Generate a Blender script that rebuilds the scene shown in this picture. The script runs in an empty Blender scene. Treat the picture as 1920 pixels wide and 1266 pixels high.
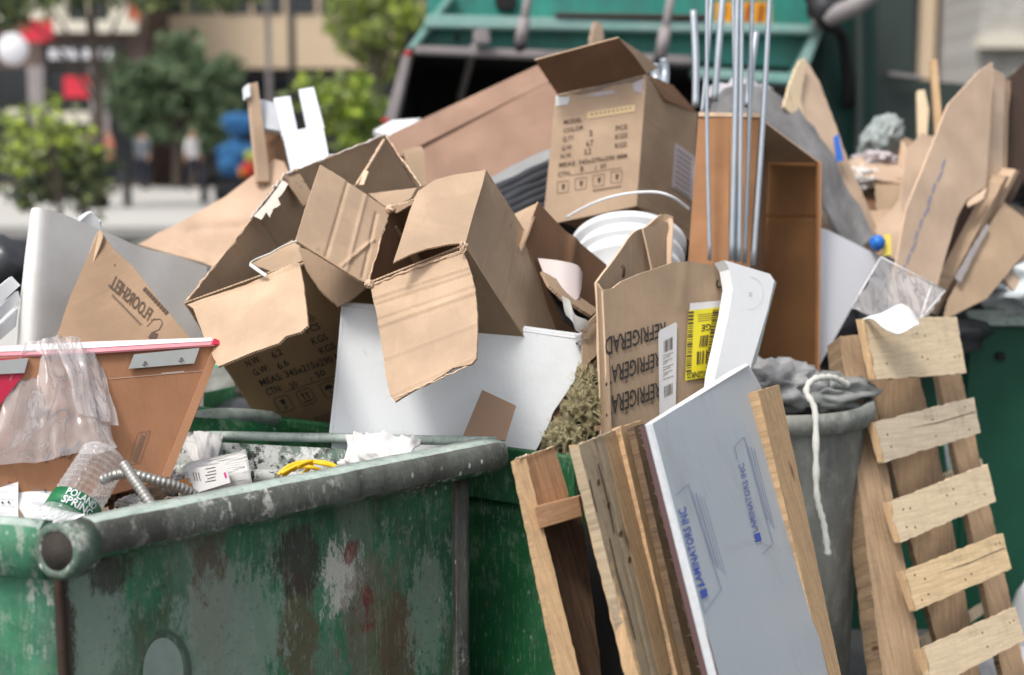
import bpy, bmesh, math, random
from mathutils import Vector, Matrix, noise
from mathutils.geometry import delaunay_2d_cdt
random.seed(7)
S = bpy.context.scene
COL = S.collection
R = math.radians

# ------------------------------------------------------------------ camera, world, sun, exposure
F = 2667.0                      # focal length in photo pixels (50 mm on a 36 mm sensor)
CAMZ, PITCH = 1.62, R(8.0)
cd = bpy.data.cameras.new('camera'); cam = bpy.data.objects.new('camera', cd); COL.objects.link(cam)
cam.location = (0, 0, CAMZ); cam.rotation_euler = (R(90) - PITCH, 0, 0)
cd.lens = 50; cd.sensor_width = 36; cd.clip_start = 0.05; cd.clip_end = 1500
cd.dof.use_dof = True; cd.dof.focus_distance = 3.02; cd.dof.aperture_fstop = 1.9
S.camera = cam
W = bpy.data.worlds.new('World'); S.world = W; W.use_nodes = True
wn = W.node_tree.nodes; wl = W.node_tree.links
bg = wn['Background']
sky = wn.new('ShaderNodeTexSky'); sky.sky_type = 'NISHITA'; sky.sun_disc = False
SUN_EL, SUN_AZ = R(58), R(218)      # azimuth clockwise from +Y
sky.sun_elevation = SUN_EL; sky.sun_rotation = SUN_AZ; sky.dust_density = 4; sky.ozone_density = 1
hs = wn.new('ShaderNodeHueSaturation'); hs.inputs['Saturation'].default_value = 0.35
wl.new(sky.outputs[0], hs.inputs['Color']); wl.new(hs.outputs[0], bg.inputs['Color'])
bg.inputs['Strength'].default_value = 0.15
sd = bpy.data.lights.new('sun', 'SUN'); sun = bpy.data.objects.new('sun', sd); COL.objects.link(sun)
sd.energy = 1.5; sd.angle = R(12); sd.color = (1, .955, .89)
sdir = Vector((math.sin(SUN_AZ) * math.cos(SUN_EL), math.cos(SUN_AZ) * math.cos(SUN_EL), math.sin(SUN_EL)))
sun.location = sdir * 30; sun.rotation_euler = sdir.to_track_quat('Z', 'Y').to_euler()
S.view_settings.view_transform = 'Standard'; S.view_settings.look = 'None'
S.view_settings.exposure = 0.46; S.view_settings.gamma = 1; S.view_settings.use_curve_mapping = False
S.cycles.max_bounces = 8; S.cycles.transparent_max_bounces = 16
S.cycles.use_denoising = True

# ------------------------------------------------------------------ photo pixel -> place
FW = Vector((0, math.cos(PITCH), -math.sin(PITCH))); UP = Vector((0, math.sin(PITCH), math.cos(PITCH))); RT = Vector((1, 0, 0))
CP = Vector((0, 0, CAMZ))
def ray(px, py): return FW + RT * ((px - 960) / F) + UP * ((633 - py) / F)
KD_ = [1.0]                       # distance factor of the group being built
def P(px, py, d): return CP + ray(px, py) * (d * KD_[0])
def GZ(px, py, z): r = ray(px, py); return CP + r * ((z - CAMZ) / r.z)      # where the ray meets height z
def HY(px, py, y): r = ray(px, py); return CP + r * (y / r.y)               # where it meets the upright plane Y = y

# ------------------------------------------------------------------ material helper
class M:
    def __init__(s, name, rough=.7, coord='Object', spec=.3, metal=0):
        s.m = bpy.data.materials.new(name); s.m.use_nodes = True
        s.n = s.m.node_tree.nodes; s.l = s.m.node_tree.links
        s.b = s.n['Principled BSDF']; s.b.inputs['Roughness'].default_value = rough
        s.b.inputs['Specular IOR Level'].default_value = spec; s.b.inputs['Metallic'].default_value = metal
        s.co = s.n.new('ShaderNodeTexCoord').outputs[coord]
        s.h = None
    def lk(s, a, b):
        if isinstance(a, (int, float)): b.default_value = a
        elif isinstance(a, (tuple, list)): b.default_value = tuple(a) + ((1,) if len(a) == 3 and b.type == 'RGBA' else ())
        else: s.l.new(a, b)
    def mp(s, sc=(1, 1, 1), rot=(0, 0, 0), loc=(0, 0, 0), co=None):
        n = s.n.new('ShaderNodeMapping'); s.l.new(co or s.co, n.inputs[0])
        n.inputs['Scale'].default_value = sc; n.inputs['Rotation'].default_value = rot; n.inputs['Location'].default_value = loc
        return n.outputs[0]
    def noise(s, sc, det=4, rough=.55, co=None, dist=0):
        n = s.n.new('ShaderNodeTexNoise'); s.l.new(co or s.co, n.inputs['Vector'])
        n.inputs['Scale'].default_value = sc; n.inputs['Detail'].default_value = det
        n.inputs['Roughness'].default_value = rough; n.inputs['Distortion'].default_value = dist
        return n.outputs['Fac']
    def vor(s, sc, co=None, feat='F1', out='Distance'):
        n = s.n.new('ShaderNodeTexVoronoi'); s.l.new(co or s.co, n.inputs['Vector']); n.feature = feat
        n.inputs['Scale'].default_value = sc; return n.outputs[out]
    def wave(s, sc, co=None, dist=0, det=2, dirn='X'):
        n = s.n.new('ShaderNodeTexWave'); s.l.new(co or s.co, n.inputs['Vector']); n.bands_direction = dirn
        n.inputs['Scale'].default_value = sc; n.inputs['Distortion'].default_value = dist; n.inputs['Detail'].default_value = det
        return n.outputs['Fac']
    def ramp(s, f, *st, interp='LINEAR'):
        n = s.n.new('ShaderNodeValToRGB'); s.l.new(f, n.inputs[0]); e = n.color_ramp.elements; n.color_ramp.interpolation = interp
        while len(e) < len(st): e.new(.5)
        for k, (p, c) in enumerate(st):
            e[k].position = p
            c = (c, c, c) if isinstance(c, (int, float)) else c
            e[k].color = tuple(c) + (1,)
        return n.outputs[0]
    def mix(s, f, a, b, mode='MIX'):
        n = s.n.new('ShaderNodeMix'); n.data_type = 'RGBA'; n.blend_type = mode
        s.lk(f, n.inputs[0]); s.lk(a, n.inputs[6]); s.lk(b, n.inputs[7]); return n.outputs[2]
    def ma(s, op, a, b=0.):
        n = s.n.new('ShaderNodeMath'); n.operation = op; s.lk(a, n.inputs[0]); s.lk(b, n.inputs[1]); return n.outputs[0]
    def rnd(s):
        return s.n.new('ShaderNodeObjectInfo').outputs['Random']
    def vary(s, c, amt=.12):
        f = s.ma('ADD', s.ma('MULTIPLY', s.rnd(), 2 * amt), 1 - amt)
        n = s.n.new('ShaderNodeVectorMath'); n.operation = 'SCALE'; s.lk(c, n.inputs[0]); s.l.new(f, n.inputs['Scale']); return n.outputs[0]
    def col(s, c): s.lk(c, s.b.inputs['Base Color']); return s
    def rough(s, r): s.lk(r, s.b.inputs['Roughness']); return s
    def bump(s, f, strength=.3, dist=.002):
        n = s.n.new('ShaderNodeBump'); s.l.new(f, n.inputs['Height']); n.inputs['Strength'].default_value = strength
        n.inputs['Distance'].default_value = dist
        if s.h is not None: s.l.new(s.h, n.inputs['Normal'])
        s.h = n.outputs[0]; s.l.new(s.h, s.b.inputs['Normal']); return s

def simple(name, c, rough=.6, var=.18, sc=8, bump=.0, metal=0, spec=.3):
    m = M(name, rough, spec=spec, metal=metal)
    n = m.noise(sc, 6, .6)
    m.col(m.mix(n, tuple(x * (1 - var) for x in c), tuple(min(1, x * (1 + var)) for x in c)))
    if bump: m.bump(m.noise(sc * 6, 5), bump, .003)
    return m.m

def cardboard(name, c, flute=.35, stain=.35, sheen=.0, grain=1.0, dark=None):
    m = M(name, .82, 'UV', spec=.2)
    c2 = tuple(x * .72 for x in c); c1 = tuple(min(1, x * 1.10) for x in c)
    big = m.noise(5, 5, .6)
    col = m.mix(m.ramp(big, (.3, 0), (.7, 1)), tuple(x * .80 for x in c), c1)
    wst = m.noise(2.6, 6, .6, co=m.mp(loc=(3, 8, 0)), dist=.8)
    col = m.mix(m.ma('MULTIPLY', m.ramp(wst, (.56, 0), (.60, 1)), .22), col, tuple(x * .66 for x in c))
    fib = m.noise(420, 3, .7, co=m.mp((1, .35, 1)))
    col = m.mix(m.ma('MULTIPLY', m.ramp(fib, (.45, 0), (.7, 1)), .22 * grain), col, c2)
    fl = m.wave(55, dist=.6, det=3)
    col = m.mix(m.ma('MULTIPLY', fl, .13 * flute), col, c2)
    stk = m.noise(60, 3, .6, co=m.mp((1, .035, 1)))
    col = m.mix(m.ma('MULTIPLY', m.ramp(stk, (.50, 0), (.66, 1)), .17 * min(1, flute * 1.6)), col, c2)
    scr = m.noise(16, 8, .72, co=m.mp((1, 9, 1), rot=(0, 0, .5)), dist=.6)
    col = m.mix(m.ma('MULTIPLY', m.ramp(scr, (.60, 0), (.68, 1)), stain), col, tuple(x * .62 for x in c))
    sc2 = m.noise(11, 9, .75, co=m.mp((5, 1, 1), rot=(0, 0, -.3)), dist=1.2)
    col = m.mix(m.ma('MULTIPLY', m.ramp(sc2, (.64, 0), (.70, 1)), .35), col, tuple(min(1, x * 1.3 + .03) for x in c))
    m.col(m.vary(col, .07))
    m.bump(fl, .18 * flute, .0012)
    cr = m.noise(7, 8, .62, dist=1.4)
    rid = m.ma('ABSOLUTE', m.ma('SUBTRACT', cr, .5))
    m.bump(m.ramp(rid, (0, 0), (.012, 1)), .10, .0012)
    m.bump(stk, .55 * min(1, flute * 1.6), .0022)
    m.bump(m.noise(60, 6, .7), .3, .0014)
    m.bump(m.noise(9, 4, .6, co=m.mp((6, 1, 1))), .35, .004)
    return m.m
KL = cardboard('cardboard_light', (.530, .380, .262), .5)
KR = cardboard('cardboard_kraft', (.420, .302, .203), .6)
KD = cardboard('cardboard_tan', (.345, .245, .165), .6)
KP = cardboard('cardboard_peach', (.60, .42, .30), flute=.1)
KO = cardboard('cardboard_orange', (.43, .22, .11), flute=.1, stain=.2)
KB = cardboard('brown_and_shaded_inside', (.21, .118, .068), flute=.15, stain=.2)  # brown board; carton insides use its dark tone as painted shade
HB = cardboard('hardboard', (.40, .195, .105), flute=0, stain=.25, grain=.7)
PP = cardboard('pink_kraft', (.56, .415, .305), flute=.1, stain=.3)
def edge_mat():
    m = M('corrugated_edge', .9, 'UV')
    w = m.wave(52, dist=.8, det=2)
    n = m.noise(120, 4)
    c = m.mix(m.ramp(w, (.35, 0), (.75, 1)), (.26, .165, .095), (.62, .45, .31))
    m.col(m.mix(m.ma('MULTIPLY', n, .5), c, (.52, .37, .25))); m.bump(w, .6, .002)
    return m.m
KE = edge_mat()
KEP = simple('cut_paper_edge', (.66, .48, .34), .9, .2, 60)

def wood(name, c, dark=.5, dirt=.3, streak=1.0):
    m = M(name, .78, 'UV', spec=.2)
    g = m.noise(9, 6, .6, co=m.mp((14, .9, 1)), dist=.9)
    g2 = m.noise(55, 5, .7, co=m.mp((5, .22, 1)))
    col = m.mix(m.ramp(g, (.3, 0), (.72, 1)), tuple(x * dark for x in c), tuple(min(1, x * 1.12) for x in c))
    col = m.mix(m.ma('MULTIPLY', m.ramp(g2, (.40, 1), (.58, 0)), .28 * streak), col, tuple(x * .5 for x in c))
    fz = m.noise(170, 4, .7, co=m.mp((3, .4, 1))); col = m.mix(m.ma('MULTIPLY', m.ramp(fz, (.5, 0), (.72, 1)), .35), col, tuple(min(1, x * 1.35) for x in c))
    kn = m.vor(3.2, co=m.mp((2.6, 1, 1)))
    col = m.mix(m.ramp(kn, (.045, 1), (.11, 0)), col, (c[0] * .3, c[1] * .22, c[2] * .18))
    sw = m.noise(60, 3, .6, co=m.mp((.15, 2.2, 1))); col = m.mix(m.ma('MULTIPLY', m.ramp(sw, (.5, 0), (.62, 1)), .16), col, tuple(x * .6 for x in c))
    d = m.noise(6, 9, .75, dist=1)
    col = m.mix(m.ma('MULTIPLY', m.ramp(d, (.52, 0), (.66, 1)), dirt), col, (.10, .085, .07))
    m.col(m.vary(col, .1)); m.bump(g2, .5, .0015); m.bump(g, .25, .002); m.bump(m.noise(90, 6, .8), .25, .0015)
    return m.m
WPINE = wood('rough_pine', (.60, .40, .225), .68)
WPALE = wood('pale_pine', (.70, .56, .38), .8, .3, .7)
WGREY = wood('weathered_pine', (.47, .37, .25), .7, .45)
WRED = wood('reddish_pine', (.52, .30, .165), .6, .2)
WDARK = wood('dark_brown_wood', (.13, .078, .048), .4, .5)  # darker brown wood, for the stud below the cross block
WMID = wood('pallet_stringer_wood', (.40, .275, .17), .6, .35)
WDIRT = wood('scuffed_dirty_wood', (.25, .165, .10), .35, .6)

def paint(name, base=(.018, .115, .05), grey=.5, rust=.5, white=.4, red=.3, lighten=.0, seed=0., spat=0, spots=(), wk=1.4):
    """chipped, oversprayed, rusty bin paint"""
    m = M(name, .5, 'Object', spec=.4)
    L = (seed, seed * 1.7, seed * .6)
    co = m.mp(loc=L); cs = m.mp((2.6, 2.6, .55), loc=L)          # cs: stretched into vertical runs
    n1 = m.noise(3, 7, .65, co=co)
    c = m.mix(m.ramp(n1, (.35, 0), (.65, 1)), tuple(x * .55 for x in base), tuple(x * 1.25 for x in base))
    g = m.noise(1.9, 7, .58, co=cs, dist=.5)
    c = m.mix(m.ma('MULTIPLY', m.ramp(g, (.49, 0), (.56, 1)), grey), c, (.17, .20, .17))
    g3 = m.noise(14, 9, .75, co=cs)
    c = m.mix(m.ma('MULTIPLY', m.ramp(g3, (.50, 0), (.62, 1)), .45 * grey), c, (.22, .24, .20))
    r = m.noise(2.3, 8, .66, co=m.mp((2.8, 2.8, .9), loc=(3.1 + seed, 1, 2)), dist=.3)
    c = m.mix(m.ma('MULTIPLY', m.ramp(r, (.53, 0), (.62, 1)), rust), c, (.085, .052, .036))
    rd = m.noise(8, 5, .7, co=m.mp((1.4, 1.4, .7), loc=(7, 2 + seed, 5)))
    c = m.mix(m.ma('MULTIPLY', m.ramp(rd, (.665, 0), (.70, 1)), red), c, (.17, .03, .028))
    w1 = m.noise(3.1, 3, .5, co=m.mp(loc=(5, 5 + seed, 1)))
    w2 = m.noise(26, 9, .8, co=m.mp((1.2, 1.2, .6), loc=L))
    w = m.ma('MULTIPLY', m.ramp(w1, (.44, 0), (.68, 1)), m.ramp(w2, (.53, 0), (.59, 1)))
    c = m.mix(m.ma('MULTIPLY', w, white * wk), c, (.50, .50, .45))
    sp = m.vor(38, co=m.mp((1, 1, .6), loc=L)); spn = m.noise(6, 4, .6, co=co)
    spk = m.ma('MULTIPLY', m.ramp(sp, (.10, 1), (.16, 0)), m.ramp(spn, (.50, 0), (.58, 1)))
    c = m.mix(m.ma('MULTIPLY', spk, white), c, (.62, .62, .58))
    ck = m.noise(9, 10, .8, co=co, dist=.8)
    c = m.mix(m.ma('MULTIPLY', m.ramp(ck, (.60, 0), (.66, 1)), .7), c, (.030, .026, .022))
    if lighten:
        nn = m.noise(20, 8, .7, co=co)
        c = m.mix(m.ma('MULTIPLY', m.ramp(nn, (.35, 1), (.75, .35)), lighten), c, (.50, .58, .53))
    for (loc, r_, kz, sc_col, amt, thr) in spots:
        vm = m.n.new('ShaderNodeVectorMath'); vm.operation = 'DISTANCE'
        m.l.new(m.mp((1, 1, kz)), vm.inputs[0]); vm.inputs[1].default_value = (loc[0], loc[1], loc[2] * kz)
        fall = m.ramp(m.ma('DIVIDE', vm.outputs['Value'], r_), (.25, 1), (1, 0))
        nn = m.noise(34, 10, .82, co=m.mp((1.5, 1.5, .55), loc=(loc[0] * 9, 0, loc[2] * 7)))
        mk = m.ramp(m.ma('ADD', nn, m.ma('MULTIPLY', fall, .34)), (thr, 0), (thr + .07, 1))
        c = m.mix(m.ma('MULTIPLY', m.ma('MULTIPLY', mk, m.ramp(fall, (0, 0), (.2, 1))), amt), c, sc_col)
    if spat:
        a1 = m.noise(17, 7, .75, co=co, dist=.5); a2 = m.noise(30, 6, .7, co=m.mp(loc=(9, 9, 9)))
        c = m.mix(m.ramp(a1, (.44, 0), (.50, 1)), c, (.55, .57, .54)); c = m.mix(m.ramp(a2, (.555, 0), (.60, 1)), c, (.03, .03, .028))
    s1 = m.noise(60, 6, .75, co=m.mp((3, 3, .35), loc=L)); c = m.mix(m.ma('MULTIPLY', m.ramp(s1, (.57, 0), (.64, 1)), .5), c, (.26, .29, .24))
    s3 = m.noise(80, 6, .8, co=co); c = m.mix(m.ma('MULTIPLY', m.ramp(s3, (.58, 0), (.64, 1)), .6), c, (.035, .04, .03))
    m.col(c); m.rough(m.ramp(g3, (.3, .38), (.7, .75)))
    m.bump(m.noise(5, 6, .6, co=co), .6, .015); m.bump(w2, .35, .003); m.bump(ck, .35, .003)
    return m.m
PG = paint('bin_paint_worn', (.026, .098, .050), .62, 1.0, .8, .9)
PGB = paint('bin_paint_lit_green', (.075, .29, .165), .35, .1, 1.3, .9, seed=4.)  # brighter green puts the light on the side face into the paint
PGN = paint('bin_paint_deep_green', (.003, .085, .024), .06, .05, .22, .35, seed=9.)
PLIP = paint('bin_lip_scuffed', (.085, .085, .074), .35, .6, 1.2, .1, seed=2.)
PTOP = paint('bin_rim_dusty', (.05, .13, .09), .3, .1, .6, 0, lighten=.95, seed=6.)
PIN = paint('bin_inside_spattered', (.05, .14, .09), .8, .2, 1.0, 0, spat=1, seed=12.)
PDK = simple('dark_green_bin_paint', (.012, .075, .045), .45, .3, 5, .1)

WHT = simple('white_plastic', (.78, .80, .82), .45, .05, 6)
FOAM = simple('white_foam', (.80, .81, .82), .85, .04, 40, .25)
PAPER = simple('white_paper', (.74, .74, .73), .8, .06, 9, .15)
GREYP = M('pale_grey_board', .55, 'UV', spec=.35)
_n = GREYP.noise(4, 5); _g = GREYP.noise(13, 9, .75, co=GREYP.mp((5, 1, 1), rot=(0, 0, .7)), dist=.6); _d = GREYP.noise(3.5, 8, .7); GREYP.col(GREYP.mix(GREYP.ma('MULTIPLY', GREYP.ramp(_d, (.5, 0), (.68, 1)), .22), GREYP.mix(GREYP.ma('MULTIPLY', GREYP.ramp(_g, (.62, 0), (.66, 1)), .35), GREYP.mix(_n, (.66, .69, .71), (.75, .77, .785)), (.40, .40, .38)), (.42, .41, .38))); GREYP.bump(GREYP.noise(95, 3, .5), .3, .003); GREYP.bump(GREYP.noise(9, 4), .2, .004); GREYP = GREYP.m
VINYL = M('off_white_vinyl', .95, 'UV'); _n = VINYL.noise(5, 7, .7); VINYL.col(VINYL.mix(VINYL.ramp(_n, (.3, 0), (.7, 1)), (.66, .63, .60), (.78, .77, .75))); VINYL = VINYL.m
PANEL = M('blue_grey_panel_film', .32, 'UV', spec=.5)
_n = PANEL.noise(3, 6, .6); _c = PANEL.mix(_n, (.39, .445, .49), (.48, .53, .57))
_d = PANEL.noise(6, 9, .75, co=PANEL.mp((1, .4, 1))); _c = PANEL.mix(PANEL.ma('MULTIPLY', PANEL.ramp(_d, (.50, 0), (.64, 1)), .30), _c, (.24, .25, .25))
_s = PANEL.noise(9, 9, .75, co=PANEL.mp((8, 1, 1), rot=(0, 0, .5))); PANEL.col(PANEL.mix(PANEL.ma('MULTIPLY', PANEL.ramp(_s, (.60, 0), (.64, 1)), .55), _c, (.55, .58, .60))); PANEL.bump(_n, .2, .004); PANEL = PANEL.m
CORE = simple('panel_core', (.70, .71, .72), .85, .18, 70, .5)
INK = simple('black_ink', (.035, .032, .032), .6, .1, 4)
INKB = simple('brown_ink', (.10, .065, .045), .7, .1, 4)
INKF = simple('faded_ink', (.20, .14, .11), .7, .1, 4)
INKBL = simple('blue_ink', (.05, .09, .42), .6, .1, 4)
INKG = simple('grey_blue_ink', (.22, .26, .40), .6, .1, 4)
YEL = simple('yellow_label', (.80, .68, .03), .5, .06, 9)
LABW = simple('white_label', (.66, .65, .64), .5, .08, 9)
LABP = simple('pale_mauve_label', (.52, .46, .47), .6, .1, 9)
MASK = simple('masking_tape', (.72, .53, .30), .6, .08, 9)
TAPE = simple('brown_packing_tape', (.20, .13, .075), .25, .15, 9, spec=.6)
RED = simple('red_lacquer', (.55, .02, .06), .3, .15, 5, spec=.5)
PINK = simple('pink_edge', (.76, .30, .34), .45, .3, 9)
ALU = simple('aluminium_strip', (.55, .56, .52), .35, .12, 20, .1, metal=.6)
GALV = simple('galvanised_conduit', (.40, .44, .48), .38, .2, 12, .1, metal=.55)
FLEX = simple('flexible_conduit_metal', (.36, .35, .33), .4, .35, 40, .2, metal=.6)
CORD = simple('yellow_cord', (.80, .50, .02), .45, .12, 30)
BAGK = simple('black_bag_plastic', (.035, .037, .042), .32, .35, 9, .3, spec=.5)
MEMB = M('grey_roofing_membrane', .6, 'UV'); _n = MEMB.noise(7, 8, .7); MEMB.col(MEMB.mix(MEMB.ramp(_n, (.3, 0), (.7, 1)), (.10, .10, .10), (.24, .235, .235))); MEMB.bump(MEMB.noise(20, 7), .3, .006); MEMB = MEMB.m
RUBB = M('dusty_rubber', .75, 'Object'); _n = RUBB.noise(5, 9, .7, co=RUBB.mp((2, 2, .6))); _k = RUBB.noise(16, 7, .7); RUBB.col(RUBB.mix(RUBB.ma('MULTIPLY', RUBB.ramp(_k, (.5, 0), (.7, 1)), .35), RUBB.mix(RUBB.ramp(_n, (.3, 0), (.7, 1)), (.11, .12, .105), (.29, .295, .27)), (.52, .52, .49))); RUBB.bump(_n, .5, .01); RUBB = RUBB.m
CLOTH = simple('white_cloth', (.66, .65, .64), .9, .1, 14, .4)
ROPE = simple('white_rope', (.62, .62, .57), .9, .15, 60, .6)
INSU = M('olive_mineral_wool', .95, 'Object'); _n = INSU.noise(38, 9, .8, dist=1.0); INSU.col(INSU.mix(INSU.ramp(_n, (.3, 0), (.7, 1)), (.13, .10, .045), (.52, .46, .27))); INSU.bump(_n, 1, .015); INSU = INSU.m
TRASH = simple('mixed_trash', (.22, .17, .13), .9, .5, 20, .6)

def film(name, c=(.8, .78, .78), a=.45, rough=.15):
    m = M(name, rough, 'UV', spec=.6)
    cr = m.noise(14, 8, .6, co=m.mp((2.2, .45, 1), rot=(0, 0, .1)), dist=.9)
    rid = m.ma('ABSOLUTE', m.ma('SUBTRACT', cr, .5))
    k = m.ramp(rid, (0, 1), (.025, 0))
    lw = m.n.new('ShaderNodeLayerWeight'); lw.inputs['Blend'].default_value = .35
    m.col(c); m.lk(m.ma('MINIMUM', m.ma('ADD', m.ma('ADD', m.ma('MULTIPLY', k, .3), m.ma('MULTIPLY', lw.outputs['Facing'], .5)), a), 1.0), m.b.inputs['Alpha'])
    m.bump(k, .8, .004)
    return m.m
FILM = film('clear_film', (.86, .82, .82), .14)
BOTTLE = film('clear_bottle_plastic', (.88, .90, .91), .12, .05)
CUP = film('cloudy_plastic', (.75, .74, .72), .62, .3)

# ------------------------------------------------------------------ mesh helpers
def newobj(name, verts, faces, mats, fmat=None, uvs=None, smooth=None, parent=None):
    me = bpy.data.meshes.new(name); me.from_pydata([tuple(v) for v in verts], [], faces)
    for mm in (mats if isinstance(mats, (list, tuple)) else [mats]): me.materials.append(mm)
    if fmat: me.polygons.foreach_set('material_index', fmat)
    if smooth is True: me.polygons.foreach_set('use_smooth', [True] * len(faces))
    elif smooth: me.polygons.foreach_set('use_smooth', smooth)
    if uvs:
        ul = me.uv_layers.new(name='UVMap'); k = 0
        for f in faces:
            for vi in f: ul.data[k].uv = uvs[vi]; k += 1
    me.update()
    o = bpy.data.objects.new(name, me); COL.objects.link(o)
    if parent is not None: setp(o, parent)
    return o
def setp(o, parent):
    o.parent = parent
    # every builder works in place coordinates: undo the parent's own placing
    m = Matrix.Translation(parent.location) if parent.parent is None else Matrix.Translation(Vector(parent.get('_w', (0, 0, 0))))
    o.matrix_parent_inverse = m.inverted()
def tag(o, label, cat, group=None, kind=None):
    if label: o['label'] = label
    if cat: o['category'] = cat
    if group: o['group'] = group
    if kind: o['kind'] = kind
    return o
def thing(name, loc, label, cat, group=None):
    e = bpy.data.objects.new(name, None); COL.objects.link(e); e.location = loc; e.empty_display_size = .1
    return tag(e, label, cat, group)
def lone(o, label, cat, group=None):      # a thing that is one mesh: origin at its base
    vs = [v.co.copy() for v in o.data.vertices]
    c = sum(vs, Vector()) / len(vs); c.z = min(v.z for v in vs)
    o.data.transform(Matrix.Translation(-c)); o.location = c
    return tag(o, label, cat, group)

class Plane:
    """plane through pixel points of known distance (1/d is linear in pixels)"""
    def __init__(s, pts):
        q = [(x, y, 1 / d) for x, y, d in pts if d]
        if len(q) == 2:
            (x0, y0, a0), (x1, y1, a1) = q; q.append((x0 - (y1 - y0), y0 + (x1 - x0), a0))
        n = len(q); mx = sum(p[0] for p in q) / n; my = sum(p[1] for p in q) / n; mc = sum(p[2] for p in q) / n
        xx = sum((a - mx) ** 2 for a, b, c in q) + 1e-3; yy = sum((b - my) ** 2 for a, b, c in q) + 1e-3; xy = sum((a - mx) * (b - my) for a, b, c in q)
        xc = sum((a - mx) * (c - mc) for a, b, c in q); yc = sum((b - my) * (c - mc) for a, b, c in q); dt = xx * yy - xy * xy
        ka, kb = (xc * yy - yc * xy) / dt, (yc * xx - xc * xy) / dt
        s.k = (ka, kb, mc - ka * mx - kb * my)
        cen = Vector((sum(a for a, b_, c_ in q) / n, sum(b_ for a, b_, c_ in q) / n))
        s.o = P(*pxd(s, cen.x, cen.y))
        u = P(*pxd(s, cen.x + 5, cen.y)) - s.o; v = P(*pxd(s, cen.x, cen.y - 5)) - s.o
        nn = u.cross(v).normalized()
        if nn.dot(CP - s.o) < 0: nn = -nn
        s.n = nn; s.axes(u)
        s.f = lambda a, b: 0.
    def axes(s, u):
        s.u = (u - s.n * u.dot(s.n)).normalized(); s.v = s.n.cross(s.u)
    def at(s, px, py):
        d = 1 / (s.k[0] * px + s.k[1] * py + s.k[2]); return P(px, py, d)
    def uv(s, w): return ((w - s.o).dot(s.u), (w - s.o).dot(s.v))
    def pt(s, u, v, off=0): return s.o + s.u * u + s.v * v + s.n * (s.f(u, v) + off)
def pxd(s, x, y): return (x, y, 1 / (s.k[0] * x + s.k[1] * y + s.k[2]))

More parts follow.
